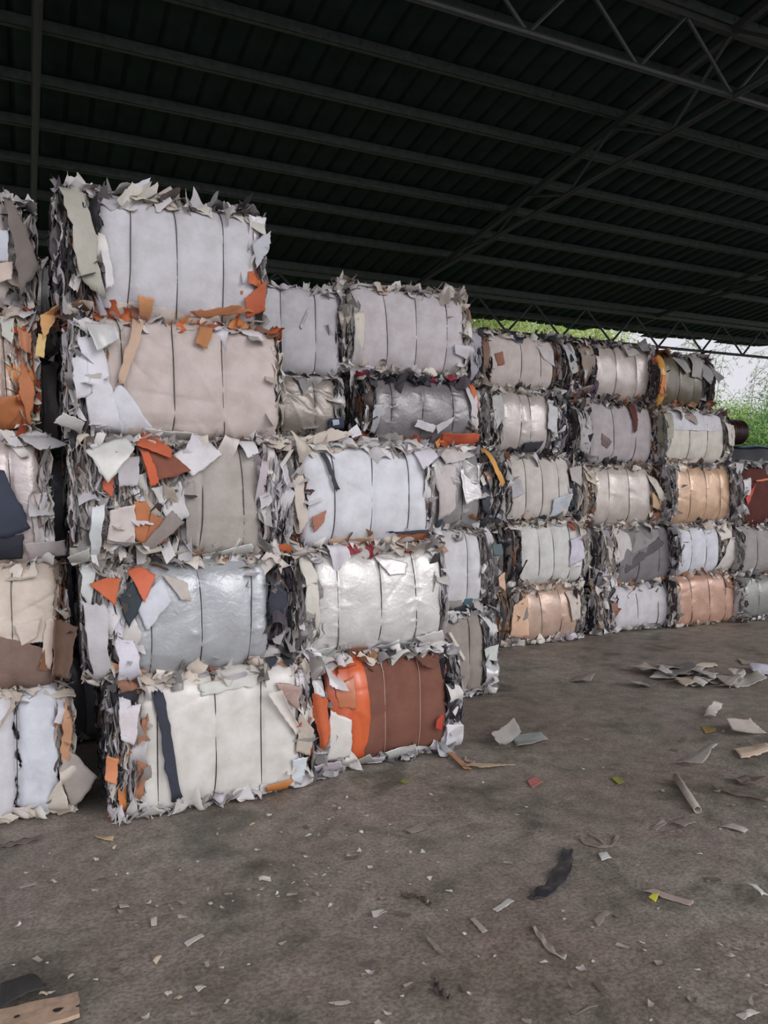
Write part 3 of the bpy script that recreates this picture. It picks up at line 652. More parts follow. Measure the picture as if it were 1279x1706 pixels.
bale(v, z[4], z[5], (94, 440), [(166, 428, (190, 190, 196), 'paper', {'t0': .2}), (180, 420, (206, 196, 184), 'paper', {'t1': .24, 'off': .0})], [216, 294, 372],
     'topmost bale of the second stack, light grey with orange scraps beneath', n=3.4, sl=MIXD + WHT, sr=WHT + ORG[:2] + GRY, st=MIX, sb=ORG * 2 + BRN + CRM, top=True, crease=9,
     flaps=[([(98, 308), (134, 296), (176, 500), (134, 470)], (172, 170, 156), 'woven', {'off': .05, 'crumple': .12, 'label': 'big cream grey sheet standing at the left end'}),
            ([(160, 330), (225, 290), (250, 318), (186, 352)], (170, 170, 176), 'paper', {'off': .02, 'crumple': .1, 'label': 'grey flap rising on top'}),
            ([(225, 292), (258, 278), (246, 312), (236, 318)], (196, 202, 214), 'paper', {'off': .0, 'crumple': .1}),
            ([(244, 312), (262, 316), (294, 348), (280, 350)], (196, 182, 164), 'paper', {'off': .03}),
            ([(400, 350), (440, 366), (442, 395), (418, 380)], (196, 196, 186), 'paper', {'off': .03}),
            ([(418, 408), (450, 385), (446, 420), (425, 450)], (168, 172, 180), 'paper', {'off': .03}),
            ([(404, 500), (440, 470), (438, 520), (410, 530)], (168, 72, 40), 'paper', {'off': .05, 'crumple': .5, 'label': 'orange-red sheet at the lower right corner'}),
            ([(318, 518), (395, 512), (430, 522), (335, 528)], (160, 98, 62), 'paper', {'off': .05, 'crumple': .9, 'label': 'orange sheet pressed in the seam'}),
            ([(228, 494), (256, 500), (250, 545), (236, 540)], (196, 132, 86), 'paper', {'off': .06}),
            ([(148, 516), (180, 520), (170, 540), (136, 528)], (190, 106, 62), 'paper', {'off': .05}),
            ([(66, 515), (100, 500), (90, 530), (72, 560)], (196, 142, 84), 'paper', {'off': .0, 'label': 'tan strip hanging in the gap', 'crumple': .3}), ([(64, 545), (78, 548), (74, 588), (58, 585)], (206, 172, 104), 'paper', {'off': .0}),
            ([(80, 400), (100, 350), (112, 440), (100, 470)], (66, 60, 62), 'paper', {'off': -.05}),
            ([(165, 400), (176, 395), (190, 480), (176, 486)], (206, 204, 206), 'paper', {'off': .04, 'crumple': .5})])

# ------------------------------------------------------------------ third stack from the left (three bales in the front row)
v = 4.46; z = zs(v, 625, [1277, 1090, 908, 738])
bale(v, z[0], z[1], (508, 768), [(588, 745, (104, 64, 52), 'suede', {'label': 'reddish brown suede-look sheet'}), (542, 592, (186, 76, 44), 'gloss', {'off': .006}), (580, 618, (204, 82, 40), 'gloss', {'off': .014, 'label': 'glossy orange-red band', 'jag': .003})], [642, 700],
     'reddish brown bale with an orange band on the floor', n=2.9, sl=MIXD + ORG[:1], sr=MIXS + DRK, st=MIX + BRN, sb=MIXS, ground=True, crease=6, wirecol=(170, 140, 120),
     flaps=[([(512, 1150), (540, 1160), (546, 1225), (532, 1252)], (192, 84, 48), 'woven', {'off': .06, 'curl': -.03, 'label': 'orange textured sheet at the left end', 'crumple': .1}),
            ([(546, 1182), (582, 1198), (584, 1262), (544, 1272)], (212, 208, 200), 'gloss', {'off': .035, 'crumple': .1, 'label': 'cream sheet at the lower left'}),
            ([(518, 1130), (534, 1120), (540, 1162), (522, 1160)], (150, 148, 150), 'satin', {'off': .03, 'crumple': .6}),
            ([(555, 1145), (590, 1125), (590, 1180), (562, 1178)], (176, 96, 64), 'gloss', {'off': .03}),
            ([(686, 1088), (728, 1106), (716, 1112), (702, 1108)], (96, 60, 48), 'suede', {'off': .07}),
            ([(738, 1136), (752, 1140), (768, 1188), (748, 1198)], (44, 42, 46), 'satin', {'off': .02}),
            ([(740, 1205), (768, 1205), (772, 1245), (742, 1255)], (206, 206, 212), 'paper', {'off': .05, 'crumple': .7}),
            ([(585, 1270), (612, 1254), (625, 1268), (592, 1286)], (170, 170, 164), 'satin', {'off': .07}),
            ([(640, 1252), (690, 1238), (700, 1256), (655, 1272)], (196, 198, 192), 'satin', {'off': .06, 'crumple': .7}),
            ([(516, 1272), (560, 1262), (576, 1288), (536, 1308)], (182, 172, 182), 'paper', {'off': .1, 'crumple': .6, 'label': 'lilac sheet on the floor edge'}),
            ([(614, 1264), (638, 1258), (640, 1268), (618, 1276)], (214, 214, 220), 'paper', {'off': .08}),
            ([(722, 1196), (732, 1186), (730, 1215), (720, 1210)], (176, 50, 36), 'paper', {'off': .05})])
bale(v, z[1], z[2], (492, 742), [(524, 737, (208, 207, 202), 'satin', {'jag': .006})], [564, 634, 692],
     'pearly white satin bale, second up in the third stack', n=3.0, sl=CRM[:1] + WHT * 3 + GRY, sr=WHT + DRK[:1], st=WHT + CRM + [(150, 40, 50)], sb=WHT + BRN[:1], crease=10, pinch=16,
     flaps=[([(622, 925), (678, 938), (672, 956), (646, 958)], (206, 198, 200), 'satin', {'off': .03}),
            ([(500, 930), (520, 925), (532, 1040), (512, 1085)], (206, 202, 190), 'paper', {'off': .03, 'crumple': .3}),
            ([(690, 1062), (735, 1048), (750, 1080), (712, 1075)], (206, 202, 198), 'gloss', {'off': .05, 'label': 'pearly corner flap'}),
            ([(625, 1078), (665, 1070), (720, 1072), (655, 1092)], (176, 182, 188), 'satin', {'off': .05, 'crumple': .5}),
            ([(584, 1080), (622, 1078), (610, 1094), (582, 1094)], (130, 86, 64), 'paper', {'off': .05}),
            ([(522, 1086), (556, 1076), (550, 1100), (526, 1104)], (200, 204, 196), 'paper', {'off': .05}),
            ([(676, 912), (690, 912), (688, 922), (676, 920)], (170, 30, 44), 'paper', {'off': .03, 'label': 'small crimson scrap'})])
bale(v, z[2], z[3], (484, 720), [(503, 712, (206, 209, 216), 'paper', {'jag': .006})], [556, 620, 680],
     'clean white bale with a short black strap, top of the third stack', n=3.3, sl=CRM + WHT + BRN + ORG[:1], sr=WHT, st=WHT * 2 + CRM * 2 + ORG[:1], sb=BRN + CRM + ORG[:1] + WHT, top=True, crease=5,
     flaps=[([(530, 740), (536, 738), (562, 815), (556, 818)], (34, 34, 38), 'paper', {'off': .035, 'crumple': .0, 'wob': .006, 'name': 'strap', 'label': 'black strap end', 'smooth': True}),
            ([(516, 862), (540, 850), (536, 872), (522, 888)], (164, 104, 84), 'suede', {'off': .04, 'label': 'brown curled corner'}),
            ([(690, 752), (722, 746), (728, 760), (700, 784)], (206, 204, 214), 'paper', {'off': .05, 'crumple': .2}),
            ([(484, 800), (502, 790), (510, 870), (496, 890)], (196, 184, 172), 'paper', {'off': .03}),
            ([(500, 730), (560, 712), (600, 722), (512, 745)], (196, 184, 172), 'paper', {'off': .05, 'crumple': .3}),
            ([(588, 716), (604, 704), (612, 722), (596, 728)], (214, 214, 218), 'paper', {'off': .05}),
            ([(550, 898), (620, 894), (635, 908), (560, 912)], (196, 164, 134), 'paper', {'off': .03, 'crumple': .6}),
            ([(664, 888), (716, 882), (712, 902), (668, 906)], (176, 102, 66), 'paper', {'off': .04, 'label': 'orange-brown fold at the bottom'}),
            ([(640, 886), (712, 882), (712, 887), (660, 890)], (44, 52, 66), 'paper', {'off': .06})])

# ------------------------------------------------------------------ second row, seen above the third stack
v = 5.72; z = zs(v, 505, [1190, 1060, 900, 722, 621, 476]); z[1], z[2] = z[3] * .34, z[3] * .67
for k in range(3):
    bale(v, z[k], z[k + 1], (425, 570), [(432, 565, [(180, 176, 172), (150, 148, 150), (190, 184, 176)][k], 'paper')], [468, 524],
         ['grey bale behind the front stacks, resting on the floor', 'dull grey bale behind the front stacks, second up', 'beige bale behind the front stacks, third up'][k], near=.5, dens=.5, ground=k == 0)
bale(v, z[3], z[4], (425, 572), [(430, 560, (146, 136, 126), 'satin', {'camp': .016}), (430, 564, (186, 184, 190), 'paper', {'t0': .74, 'off': .01})], [470, 524],
     'bronze satin bale in the second row under a lilac-grey one', n=3.2, sl=WHT, sr=WHT[:2] + GRY + DRK, st=GRY, crease=10, pinch=9,
     flaps=[([(545, 698), (568, 697), (572, 714), (546, 714)], (44, 52, 72), 'paper', {'off': .05, 'label': 'navy scrap'}), ([(549, 701), (560, 700), (562, 708), (552, 710)], (196, 206, 216), 'paper', {'off': .065})])
bale(v, z[4], z[5], (425, 568), [(430, 566, (186, 184, 190), 'paper', {'jag': .005})], [469, 525],
     'lilac-grey bale topping the second row beside the tallest stack', n=5, sl=WHT, sr=WHT + GRY, st=WHT, top=True, crease=16, dens=.7, flaps=[([(497, 545), (512, 512), (508, 530), (500, 550)], (150, 142, 140), 'gloss')])
v = 5.66; z = zs(v, 700, [1168, 1026, 884, 742, 622, 478])
bale(v, z[0], z[1], (630, 827), [(640, 806, (140, 131, 124), 'suede')], [700, 782],
     'taupe bale on the floor behind the reddish brown one', n=3.2, sl=GRY, sr=MIXS, st=MIXS, sb=WHT + GRY, ground=True, crease=8,
     flaps=[([(742, 1052), (748, 1052), (772, 1098), (768, 1100)], (214, 204, 190), 'paper', {'off': .05}), ([(802, 1080), (826, 1072), (822, 1100), (806, 1098)], (190, 196, 188), 'paper', {'off': .04}),
            ([(806, 1100), (826, 1110), (820, 1150), (804, 1150)], (190, 192, 194), 'satin', {'off': .03, 'crumple': .8})])
bale(v, z[1], z[2], (620, 830), [(640, 802, (204, 204, 208), 'paper', {'t0': .22, 'jag': .004}), (640, 804, (150, 148, 142), 'paper', {'t1': .26, 'off': -.002})], [700, 779],
     'white bale in the second row with a teal patch below', n=3.2, sl=WHT, sr=WHT + GRY * 2, st=MIX, crease=7, pinch=5,
     flaps=[([(776, 998), (804, 994), (800, 1020), (774, 1020)], (62, 92, 100), 'paper', {'off': .012, 'label': 'teal patch'}), ([(720, 900), (730, 896), (742, 918), (734, 922)], (176, 130, 112), 'paper', {'off': .05}),
            ([(818, 906), (834, 906), (834, 925), (820, 925)], (64, 84, 86), 'paper', {'off': .03}), ([(826, 960), (836, 952), (838, 985), (828, 975)], (206, 160, 130), 'paper', {'off': .04})])
bale(v, z[2], z[3], (610, 832), [(640, 800, (138, 136, 136), 'satin', {'camp': .016})], [690, 770],
     'crumpled silver-grey bale right of the clean white one', n=3.4, sl=WHT, sr=MIXD + WHT * 2, st=MIXW, crease=16, pinch=6, dens=1.2,
     flaps=[([(720, 765), (760, 775), (756, 850), (728, 868)], (196, 186, 184), 'paper', {'off': .035, 'crumple': .6}), ([(765, 780), (800, 770), (796, 830), (768, 840)], (206, 202, 204), 'satin', {'off': .03, 'crumple': .7}),
            ([(800, 748), (808, 746), (832, 804), (826, 812)], (206, 140, 60), 'paper', {'off': .09, 'label': 'orange-yellow strip hanging down', 'crumple': .1}), ([(726, 848), (734, 845), (736, 888), (728, 888)], (44, 62, 76), 'paper', {'off': .06}),
            ([(800, 780), (816, 800), (812, 860), (800, 850)], (40, 42, 52), 'paper', {'off': .02}), ([(728, 750), (770, 742), (790, 760), (740, 775)], (200, 192, 190), 'paper', {'off': .05})])
bale(v, z[3], z[4], (596, 796), [(624, 790, (112, 108, 110), 'satin', {'camp': .004})], [652, 704, 754],
     'dark grey satin bale, second from the top of the middle stack', n=2.5, sl=MIXD + [(100, 70, 40)], sr=WHT + ORG[:1] + GRY, st=GRY + DRK + [(150, 40, 60)], sb=ORG + WHT, crease=4, pinch=16,
     flaps=[([(690, 700), (722, 710), (718, 722), (686, 712)], (214, 216, 224), 'paper', {'off': .07, 'label': 'white rectangular scrap', 'crumple': .1}), ([(720, 710), (748, 696), (744, 706), (726, 724)], (206, 206, 208), 'paper', {'off': .08}),
            ([(770, 610), (788, 660), (794, 720), (782, 700)], (208, 204, 206), 'paper', {'off': .04}), ([(780, 638), (788, 640), (794, 690), (788, 692)], (196, 90, 50), 'paper', {'off': .05}),
            ([(734, 722), (795, 724), (792, 740), (740, 738)], (190, 78, 48), 'paper', {'off': .06, 'crumple': .6, 'label': 'orange scraps in the seam'}), ([(620, 675), (636, 672), (626, 720), (616, 722)], (150, 152, 156), 'gloss', {'off': .03})])
bale(v, z[4], z[5], (568, 782), [(588, 774, (196, 189, 192), 'woven')], [644, 694, 744],
     'pale lilac woven bale topping the middle stack', n=2.9, sl=CRM + WHT * 2, sr=WHT * 2 + CRM, st=WHT + CRM * 2, top=True, crease=10, pinch=3,
     flaps=[([(584, 540), (602, 600), (608, 655), (590, 650)], (196, 192, 190), 'paper', {'off': .06, 'crumple': .4, 'label': 'pale sheet drooping below the bale'}), ([(586, 525), (606, 520), (602, 600), (590, 580)], (206, 198, 180), 'paper', {'off': .04}),
            ([(630, 472), (650, 470), (648, 490), (634, 490)], (190, 156, 138), 'paper', {'off': .03}), ([(752, 575), (778, 580), (776, 600), (755, 590)], (200, 198, 204), 'paper', {'off': .05}),
            ([(600, 605), (628, 610), (618, 650), (604, 650)], (204, 202, 208), 'paper', {'off': .06})])

# ------------------------------------------------------------------ stacks behind the gap at the left; its shade is put into their colours
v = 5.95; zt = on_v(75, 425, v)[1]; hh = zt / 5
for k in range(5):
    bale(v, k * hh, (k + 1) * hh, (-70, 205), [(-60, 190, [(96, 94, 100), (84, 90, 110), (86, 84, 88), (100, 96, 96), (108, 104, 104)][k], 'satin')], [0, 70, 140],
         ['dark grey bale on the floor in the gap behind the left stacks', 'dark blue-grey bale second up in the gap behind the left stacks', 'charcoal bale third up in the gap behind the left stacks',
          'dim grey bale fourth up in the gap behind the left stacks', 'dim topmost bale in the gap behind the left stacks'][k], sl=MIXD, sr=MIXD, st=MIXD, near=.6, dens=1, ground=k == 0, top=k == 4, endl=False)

# ------------------------------------------------------------------ far row, four stacks
FAR = dict(near=.6)
v = 7.40; z = zs(v, 905, [1076, 975, 868, 755, 648, 558])
bale(v, z[0], z[1], (838, 975), [(872, 962, (186, 154, 134), 'satin', {'jag': .006})], [902, 934], 'tan satin bale on the floor, nearest of the far row', n=2.6, sl=[(214, 172, 140)] * 3 + CRM + GRY + ORG[:1], sr=CRM + GRY, st=MIXC, sb=WHT + CRM, ground=True, crease=5, pinch=8,
     flaps=[([(852, 1010), (880, 990), (876, 1060), (848, 1062)], (212, 168, 136), 'paper', {'off': .04, 'crumple': .4, 'label': 'peach sheet at the left end'}), ([(942, 985), (964, 980), (962, 1030), (950, 1035)], (196, 184, 170), 'paper', {'off': .04})], **FAR)
bale(v, z[1], z[2], (838, 982), [(866, 972, (206, 207, 202), 'paper')], [898, 922, 950], 'greenish white bale second up in the nearest far stack', n=2.8, sl=MIXD, sr=WHT + CRM, st=MIXC, crease=6,
     flaps=[([(948, 900), (968, 890), (972, 930), (946, 945)], (200, 194, 210), 'paper', {'off': .03}), ([(945, 865), (952, 864), (960, 882), (954, 884)], (160, 70, 60), 'paper', {'off': .05}), ([(848, 872), (870, 868), (872, 884), (850, 882)], (206, 204, 196), 'paper', {'off': .05})], **FAR)
bale(v, z[2], z[3], (826, 968), [(850, 950, (204, 197, 188), 'paper')], [876, 903, 930], 'cream bale with a pale blue corner, third up in the nearest far stack', n=2.8, sl=GRY + WHT, sr=MIX, st=MIXD + WHT, crease=7,
     flaps=[([(918, 832), (948, 822), (946, 858), (920, 862)], (196, 206, 216), 'paper', {'off': .03, 'label': 'pale blue patch'}), ([(850, 790), (864, 800), (872, 822), (850, 832)], (176, 176, 180), 'paper', {'off': .03}), ([(945, 780), (966, 775), (964, 810), (948, 800)], (176, 170, 166), 'paper', {'off': .04})], **FAR)
bale(v, z[3], z[4], (812, 945), [(834, 914, (198, 188, 183), 'satin')], [868, 884], 'pinkish satin bale fourth up in the nearest far stack', n=2.6, sl=MIXW, sr=WHT * 2 + DRK, st=MIXC, sb=DRK + WHT, crease=6, pinch=10,
     flaps=[([(912, 670), (926, 680), (924, 725), (908, 715)], (206, 206, 210), 'paper', {'off': .04}), ([(872, 738), (905, 735), (900, 752), (876, 752)], (50, 54, 58), 'paper', {'off': .05}), ([(818, 660), (834, 656), (838, 700), (824, 720)], (196, 198, 194), 'paper', {'off': .03})], **FAR)
bale(v, z[4], z[5], (790, 934), [(814, 922, (202, 190, 182), 'paper', {'jag': .005})], [868, 900], 'cream-pink bale with a torn brown spot, top of the nearest far stack', n=2.7, sl=DRK + [(84, 70, 88)] * 2 + BRN + WHT, sr=GRY + BRN, st=CRM + DRK[:2], top=True, crease=7, pinch=2,
     flaps=[([(822, 590), (834, 586), (838, 608), (828, 610)], (140, 88, 66), 'paper', {'off': .03, 'label': 'torn brown spot', 'crumple': .5}), ([(892, 576), (922, 574), (922, 612), (905, 600)], (196, 190, 192), 'paper', {'off': .015}), ([(782, 555), (800, 548), (804, 600), (784, 640)], (168, 166, 178), 'paper', {'off': .02, 'crumple': .6}),
            ([(802, 556), (814, 560), (812, 620), (804, 610)], (120, 88, 72), 'paper', {'off': .02})], **FAR)
v = 7.50; z = zs(v, 1050, [1056, 975, 874, 772, 668, 572])
bale(v, z[0], z[1], (990, 1124), [(1024, 1115, (196, 192, 198), 'paper', {'jag': .005})], [1062, 1096], 'lilac-white bale on the floor in the second far stack', n=2.9, sl=MIX, sr=WHT + GRY, st=MIX, sb=WHT * 2 + DRK[:1], ground=True, crease=6,
     flaps=[([(1014, 1005), (1024, 1002), (1026, 1018), (1016, 1020)], (124, 84, 70), 'paper', {'off': .04}), ([(1044, 992), (1064, 978), (1066, 982), (1046, 998)], (196, 186, 192), 'paper', {'off': .03})], **FAR)
bale(v, z[1], z[2], (992, 1130), [(1030, 1126, (112, 110, 112), 'woven')], [1064, 1098], 'dark grey bale second up in the second far stack', n=2.8, sl=WHT + CRM + DRK[:1], sr=WHT, st=MIXC, crease=6,
     flaps=[([(1024, 880), (1046, 878), (1052, 925), (1026, 940)], (190, 184, 182), 'paper', {'off': .02, 'label': 'pale sheet at the upper left'}), ([(1096, 895), (1104, 905), (1040, 958), (1036, 945)], (76, 74, 76), 'woven', {'off': .02, 'crumple': .1, 'label': 'darker diagonal band'}),
            ([(1060, 880), (1100, 876), (1098, 900), (1050, 925)], (134, 132, 132), 'woven', {'off': .015, 'crumple': .1}), ([(992, 960), (1018, 958), (1018, 978), (996, 978)], (110, 108, 112), 'suede', {'off': .05})], **FAR)
bale(v, z[2], z[3], (972, 1106), [(990, 1084, (192, 182, 173), 'satin')], [1015, 1048], 'beige bale third up in the second far stack', n=2.9, sl=CRM + BRN[:1], sr=CRM * 2 + BRN * 2, st=MIXC, crease=5, pinch=4, dens=1.2,
     flaps=[([(1076, 790), (1090, 798), (1106, 846), (1098, 850)], (206, 198, 182), 'paper', {'off': .05}), ([(1082, 820), (1102, 836), (1096, 850), (1084, 845)], (196, 160, 120), 'paper', {'off': .04}), ([(972, 782), (988, 778), (992, 810), (976, 800)], (206, 190, 168), 'paper', {'off': .03})], **FAR)
bale(v, z[3], z[4], (955, 1100), [(984, 1086, (178, 170, 171), 'woven')], [1022, 1058], 'grey-pink bale with a maroon spike, second from the top of the second far stack', n=2.8, sl=WHT + GRY + DRK, sr=CRM + GRY, st=MIXD + CRM, crease=8,
     flaps=[([(1046, 668), (1060, 668), (1056, 718), (1052, 722)], (84, 44, 40), 'suede', {'off': .05, 'crumple': .05, 'label': 'maroon pointed strip'}), ([(1000, 722), (1016, 736), (1010, 748), (1000, 740)], (112, 92, 90), 'paper', {'off': .03}), ([(962, 688), (984, 680), (982, 760), (966, 750)], (170, 168, 168), 'paper', {'off': .02})], **FAR)
bale(v, z[4], z[5], (938, 1090), [(992, 1088, (190, 178, 171), 'satin', {'jag': .01})], [1026, 1060], 'rose-grey bale topping the second far stack', n=2.6, sl=DRK * 3 + [(70, 56, 72)] * 2 + WHT + BRN, sr=GRY + CRM, st=CRM + GRY + DRK, sb=DRK + BRN + GRY, top=True, crease=6, dens=1.3,
     flaps=[([(938, 574), (954, 570), (960, 620), (950, 625)], (180, 184, 182), 'paper', {'off': .03}), ([(962, 580), (984, 572), (992, 610), (974, 640)], (140, 126, 112), 'paper', {'off': .03, 'crumple': .6}), ([(1036, 574), (1062, 570), (1066, 590), (1042, 596)], (182, 174, 170), 'paper', {'off': .03, 'curl': .03}),
            ([(960, 648), (990, 640), (988, 680), (965, 676)], (110, 90, 86), 'satin', {'off': .03})], **FAR)
v = 7.33; z = zs(v, 1170, [1048, 958, 872, 772, 680, 590])
bale(v, z[0], z[1], (1126, 1228), [(1130, 1226, (180, 137, 115), 'satin', {'camp': .008})], [1152, 1182, 1208], 'salmon-tan bale on the floor in the third far stack', n=4, sl=CRM, sr=MIX, st=BRN + CRM, sb=CRM, ground=True, crease=10, pinch=3, dens=.5,
     flaps=[([(1206, 958), (1226, 966), (1218, 980), (1208, 978)], (120, 82, 64), 'paper', {'off': .02})], **FAR)
bale(v, z[1], z[2], (1129, 1236), [(1134, 1200, (202, 205, 214), 'paper')], [1152, 1176, 1198], 'pale blue-grey bale second up in the third far stack', n=2.7, sl=WHT + [(190, 170, 190)], sr=CRM * 2 + WHT, st=MIXC, crease=5,
     flaps=[([(1196, 880), (1220, 876), (1216, 895), (1200, 900)], (214, 208, 196), 'paper', {'off': .03}), ([(1212, 896), (1238, 890), (1220, 950), (1192, 950)], (202, 196, 188), 'paper', {'off': .04, 'crumple': .2, 'label': 'cream flap at the right end'})], **FAR)
bale(v, z[2], z[3], (1116, 1226), [(1126, 1222, (202, 162, 128), 'satin', {'camp': .009})], [1150, 1176, 1200], 'orange-tan bale third up in the third far stack', n=2.8, sl=WHT + GRY, sr=GRY + WHT, st=MIX, crease=14, pinch=6, **FAR)
bale(v, z[3], z[4], (1104, 1220), [(1112, 1206, (206, 200, 186), 'paper', {'t1': .62}), (1118, 1204, (206, 206, 212), 'paper', {'t0': .56, 't1': .84, 'slant': (.0, -.2), 'off': .01})], [1148, 1178], 'white-over-cream bale, second from the top of the third far stack', n=2.7, sl=GRY + WHT + [(150, 150, 130)] * 2, sr=CRM + GRY, st=BRN + GRY + CRM, crease=7,
     flaps=[([(1202, 700), (1218, 710), (1214, 745), (1204, 738)], (204, 194, 184), 'paper', {'off': .05, 'curl': .03}), ([(1106, 688), (1122, 686), (1118, 730), (1108, 735)], (150, 148, 130), 'paper', {'off': .03}), ([(1132, 690), (1150, 684), (1166, 700), (1158, 708)], (150, 136, 126), 'paper', {'off': .03})], **FAR)
bale(v, z[4], z[5], (1094, 1190), [(1106, 1172, (84, 77, 62), 'satin', {'jag': .004}), (1098, 1110, (206, 142, 60), 'gloss', {'off': .012, 'label': 'orange-yellow edge band', 'jag': .002})], [1132, 1156], 'olive-brown bale with a yellow band, top of the third far stack', n=2.5, sl=BRN + ORG[:1] + DRK, sr=GRY + DRK, st=GRY + BRN, sb=ORG[:1] + BRN + GRY, top=True, crease=5,
     flaps=[([(1122, 592), (1140, 592), (1146, 620), (1138, 625)], (140, 138, 136), 'paper', {'off': .04}), ([(1152, 590), (1170, 588), (1166, 632), (1148, 628)], (156, 152, 148), 'paper', {'off': .05, 'crumple': .15}), ([(1168, 604), (1186, 622), (1180, 642), (1164, 628)], (134, 132, 132), 'paper', {'off': .05}),
            ([(1176, 606), (1200, 630), (1192, 640), (1182, 622)], (112, 110, 106), 'paper', {'off': .05}), ([(1100, 625), (1106, 626), (1106, 660), (1098, 655)], (206, 120, 70), 'paper', {'off': .03})], **FAR)
v = 7.25; z = zs(v, 1275, [1040, 957, 874, 772])
bale(v, z[0], z[1], (1228, 1345), [(1240, 1340, (126, 127, 122), 'satin')], [1264, 1294], 'grey-green bale on the floor at the right picture edge', n=2.7, sl=MIX, sr=MIX, st=MIXD, sb=WHT + GRY, ground=True, crease=5, **FAR)
bale(v, z[1], z[2], (1228, 1345), [(1238, 1340, (146, 140, 137), 'woven')], [1262, 1290], 'warm grey bale second up at the right picture edge', n=2.5, sl=GRY, sr=GRY, st=WHT + BRN, crease=5, **FAR)
bale(v, z[2], z[3], (1222, 1345), [(1240, 1340, (72, 36, 32), 'suede', {'t0': .1, 't1': .80})], [1290, 1320], 'dark rust bale with crumpled pale top at the right picture edge', n=3.4, sl=WHT + GRY, sr=GRY, st=WHT * 2 + GRY * 2 + BRN[:1], top=True, crease=3, dens=1.3,
     flaps=[([(1232, 800), (1246, 796), (1246, 826), (1234, 824)], (210, 206, 208), 'paper', {'off': .05, 'crumple': .5}), ([(1238, 830), (1256, 806), (1254, 812), (1242, 842)], (180, 56, 44), 'paper', {'off': .03, 'crumple': .1}), ([(1254, 800), (1290, 795), (1290, 798), (1254, 803)], (206, 110, 66), 'paper', {'off': .04, 'label': 'orange edge strip'})], **FAR)

# ------------------------------------------------------------------ beyond the far row: low wall, ridged pipe, trees
def wall_low():
    u0, zt = on_v(1195, 742, 14.6); u1, _ = on_v(1400, 738, 14.6)
    r = empty('tarp_covered_wall', ((u0 + u1) / 2, 14.9, 0), 'long dark low wall with a blue tarpaulin edge below the trees', 'wall')
    W = u1 - u0 + 4
    global WALL_TOP; WALL_TOP = zt
    n = 60; xs = np.linspace(-W / 2, W / 2, n); P = []
    for x in xs:
        for (y, z) in ((-.3, 0), (-.32, zt * .5), (-.3, zt - .1), (-.22, zt), (.22, zt), (.3, zt - .1), (.3, 0)):
            P.append((x, y + .02 * math.sin(x * 7 + z * 3), z + (.02 * math.sin(x * 5) if z > .2 else 0)))
    mk('wall_body', P, grid_faces(n, 7), simple('dark_tarpaulin', (.006, .008, .016), .6, bump=.5, scale=5, var=.5), r, smooth=True)
    P = []
    for x in xs:
        for (y, z) in ((-.33, zt - .04), (-.31, zt - .01), (-.22, zt + .02), (0, zt + .03)): P.append((x, y + .02 * math.sin(x * 7), z + .02 * math.sin(x * 5)))
    mk('blue_edge', P, grid_faces(n, 4), simple('blue_tarpaulin', (.01, .07, .12), .5, bump=.4, scale=8, var=.5), r, smooth=True)
wall_low()
def pipe():
    u0, zc = on_v(1195, 724, 14.7); u1, _ = on_v(1246, 724, 14.7)
    zt = on_v(1230, 703, 14.7)[1]; R = zt - zc
    r = empty('ridged_pipe', ((u0 + u1) / 2, 14.95, WALL_TOP + .05), 'dark brown ridged pipe lying on the low wall right of the far stacks', 'pipe')
    L = u1 - u0 + .5; n = 90; xs = np.linspace(-L / 2 - .25, L / 2 - .25, n); k = 28; P = []
    for i, x in enumerate(xs):
        e = min(1, (n - 1 - i) / 5.0); rr = R * (.9 + .07 * math.sin(x * 75)) * (.82 + .18 * math.sqrt(e))
        for j in range(k + 1): t = 2 * math.pi * j / k; P.append((x, rr * math.cos(t), R + rr * math.sin(t)))
    mk('ridged_tube', P, grid_faces(n, k + 1), simple('brown_plastic', (.045, .018, .013), .4, var=.3), r, smooth=True)
    b = MB(); x = xs[-1]; ring = [(x, R * .74 * math.cos(2 * math.pi * j / k), R + R * .74 * math.sin(2 * math.pi * j / k)) for j in range(k)]
    b.add(ring, [tuple(range(k))]); b.out('end_cap', simple('dark_plastic', (.02, .01, .008), .5), r)
pipe()

def leaf_mat(name, c1, c2):
    m, nt, b = nt_new(name)
    at = N(nt, 'ShaderNodeAttribute', attribute_name='Col'); nt.links.new(at.outputs['Color'], b.inputs['Base Color'])
    b.inputs['Roughness'].default_value = .5; b.inputs['Transmission Weight'].default_value = 0
    tr = N(nt, 'ShaderNodeBsdfTranslucent'); nt.links.new(at.outputs['Color'], tr.inputs['Color'])
    mx = N(nt, 'ShaderNodeMixShader', Fac=.5); out = nt.nodes['Material Output']
    nt.links.new(b.outputs['BSDF'], mx.inputs[1]); nt.links.new(tr.outputs['BSDF'], mx.inputs[2]); nt.links.new(mx.outputs['Shader'], out.inputs['Surface'])
    return m
LM = leaf_mat('leaf_green', 0, 0)
M_BARK = simple('bark', (.10, .08, .06), .9, bump=.6, scale=20, var=.6)
def leaves(rng, pts, size, cols, droop=.6, narrow=.28):
    n = len(pts); d = rng.normal(0, 1, (n, 3)); d[:, 2] -= droop; d /= np.linalg.norm(d, axis=1)[:, None]
    s = rng.normal(0, 1, (n, 3)); s -= (s * d).sum(1)[:, None] * d; s /= np.linalg.norm(s, axis=1)[:, None]
    L = size * rng.uniform(.6, 1.3, (n, 1)); w = L * narrow
    P = np.stack([pts, pts + d * L * .5 + s * w * .5, pts + d * L, pts + d * L * .5 - s * w * .5], 1).reshape(-1, 3)
    F = np.arange(4 * n).reshape(n, 4); c = np.array(cols)[rng.integers(len(cols), size=n)] * rng.uniform(.7, 1.2, (n, 1))
    return P, F, np.repeat(c, 4, axis=0)
GR = [(.22, .42, .08), (.36, .56, .12), (.12, .28, .07), (.50, .64, .20)]
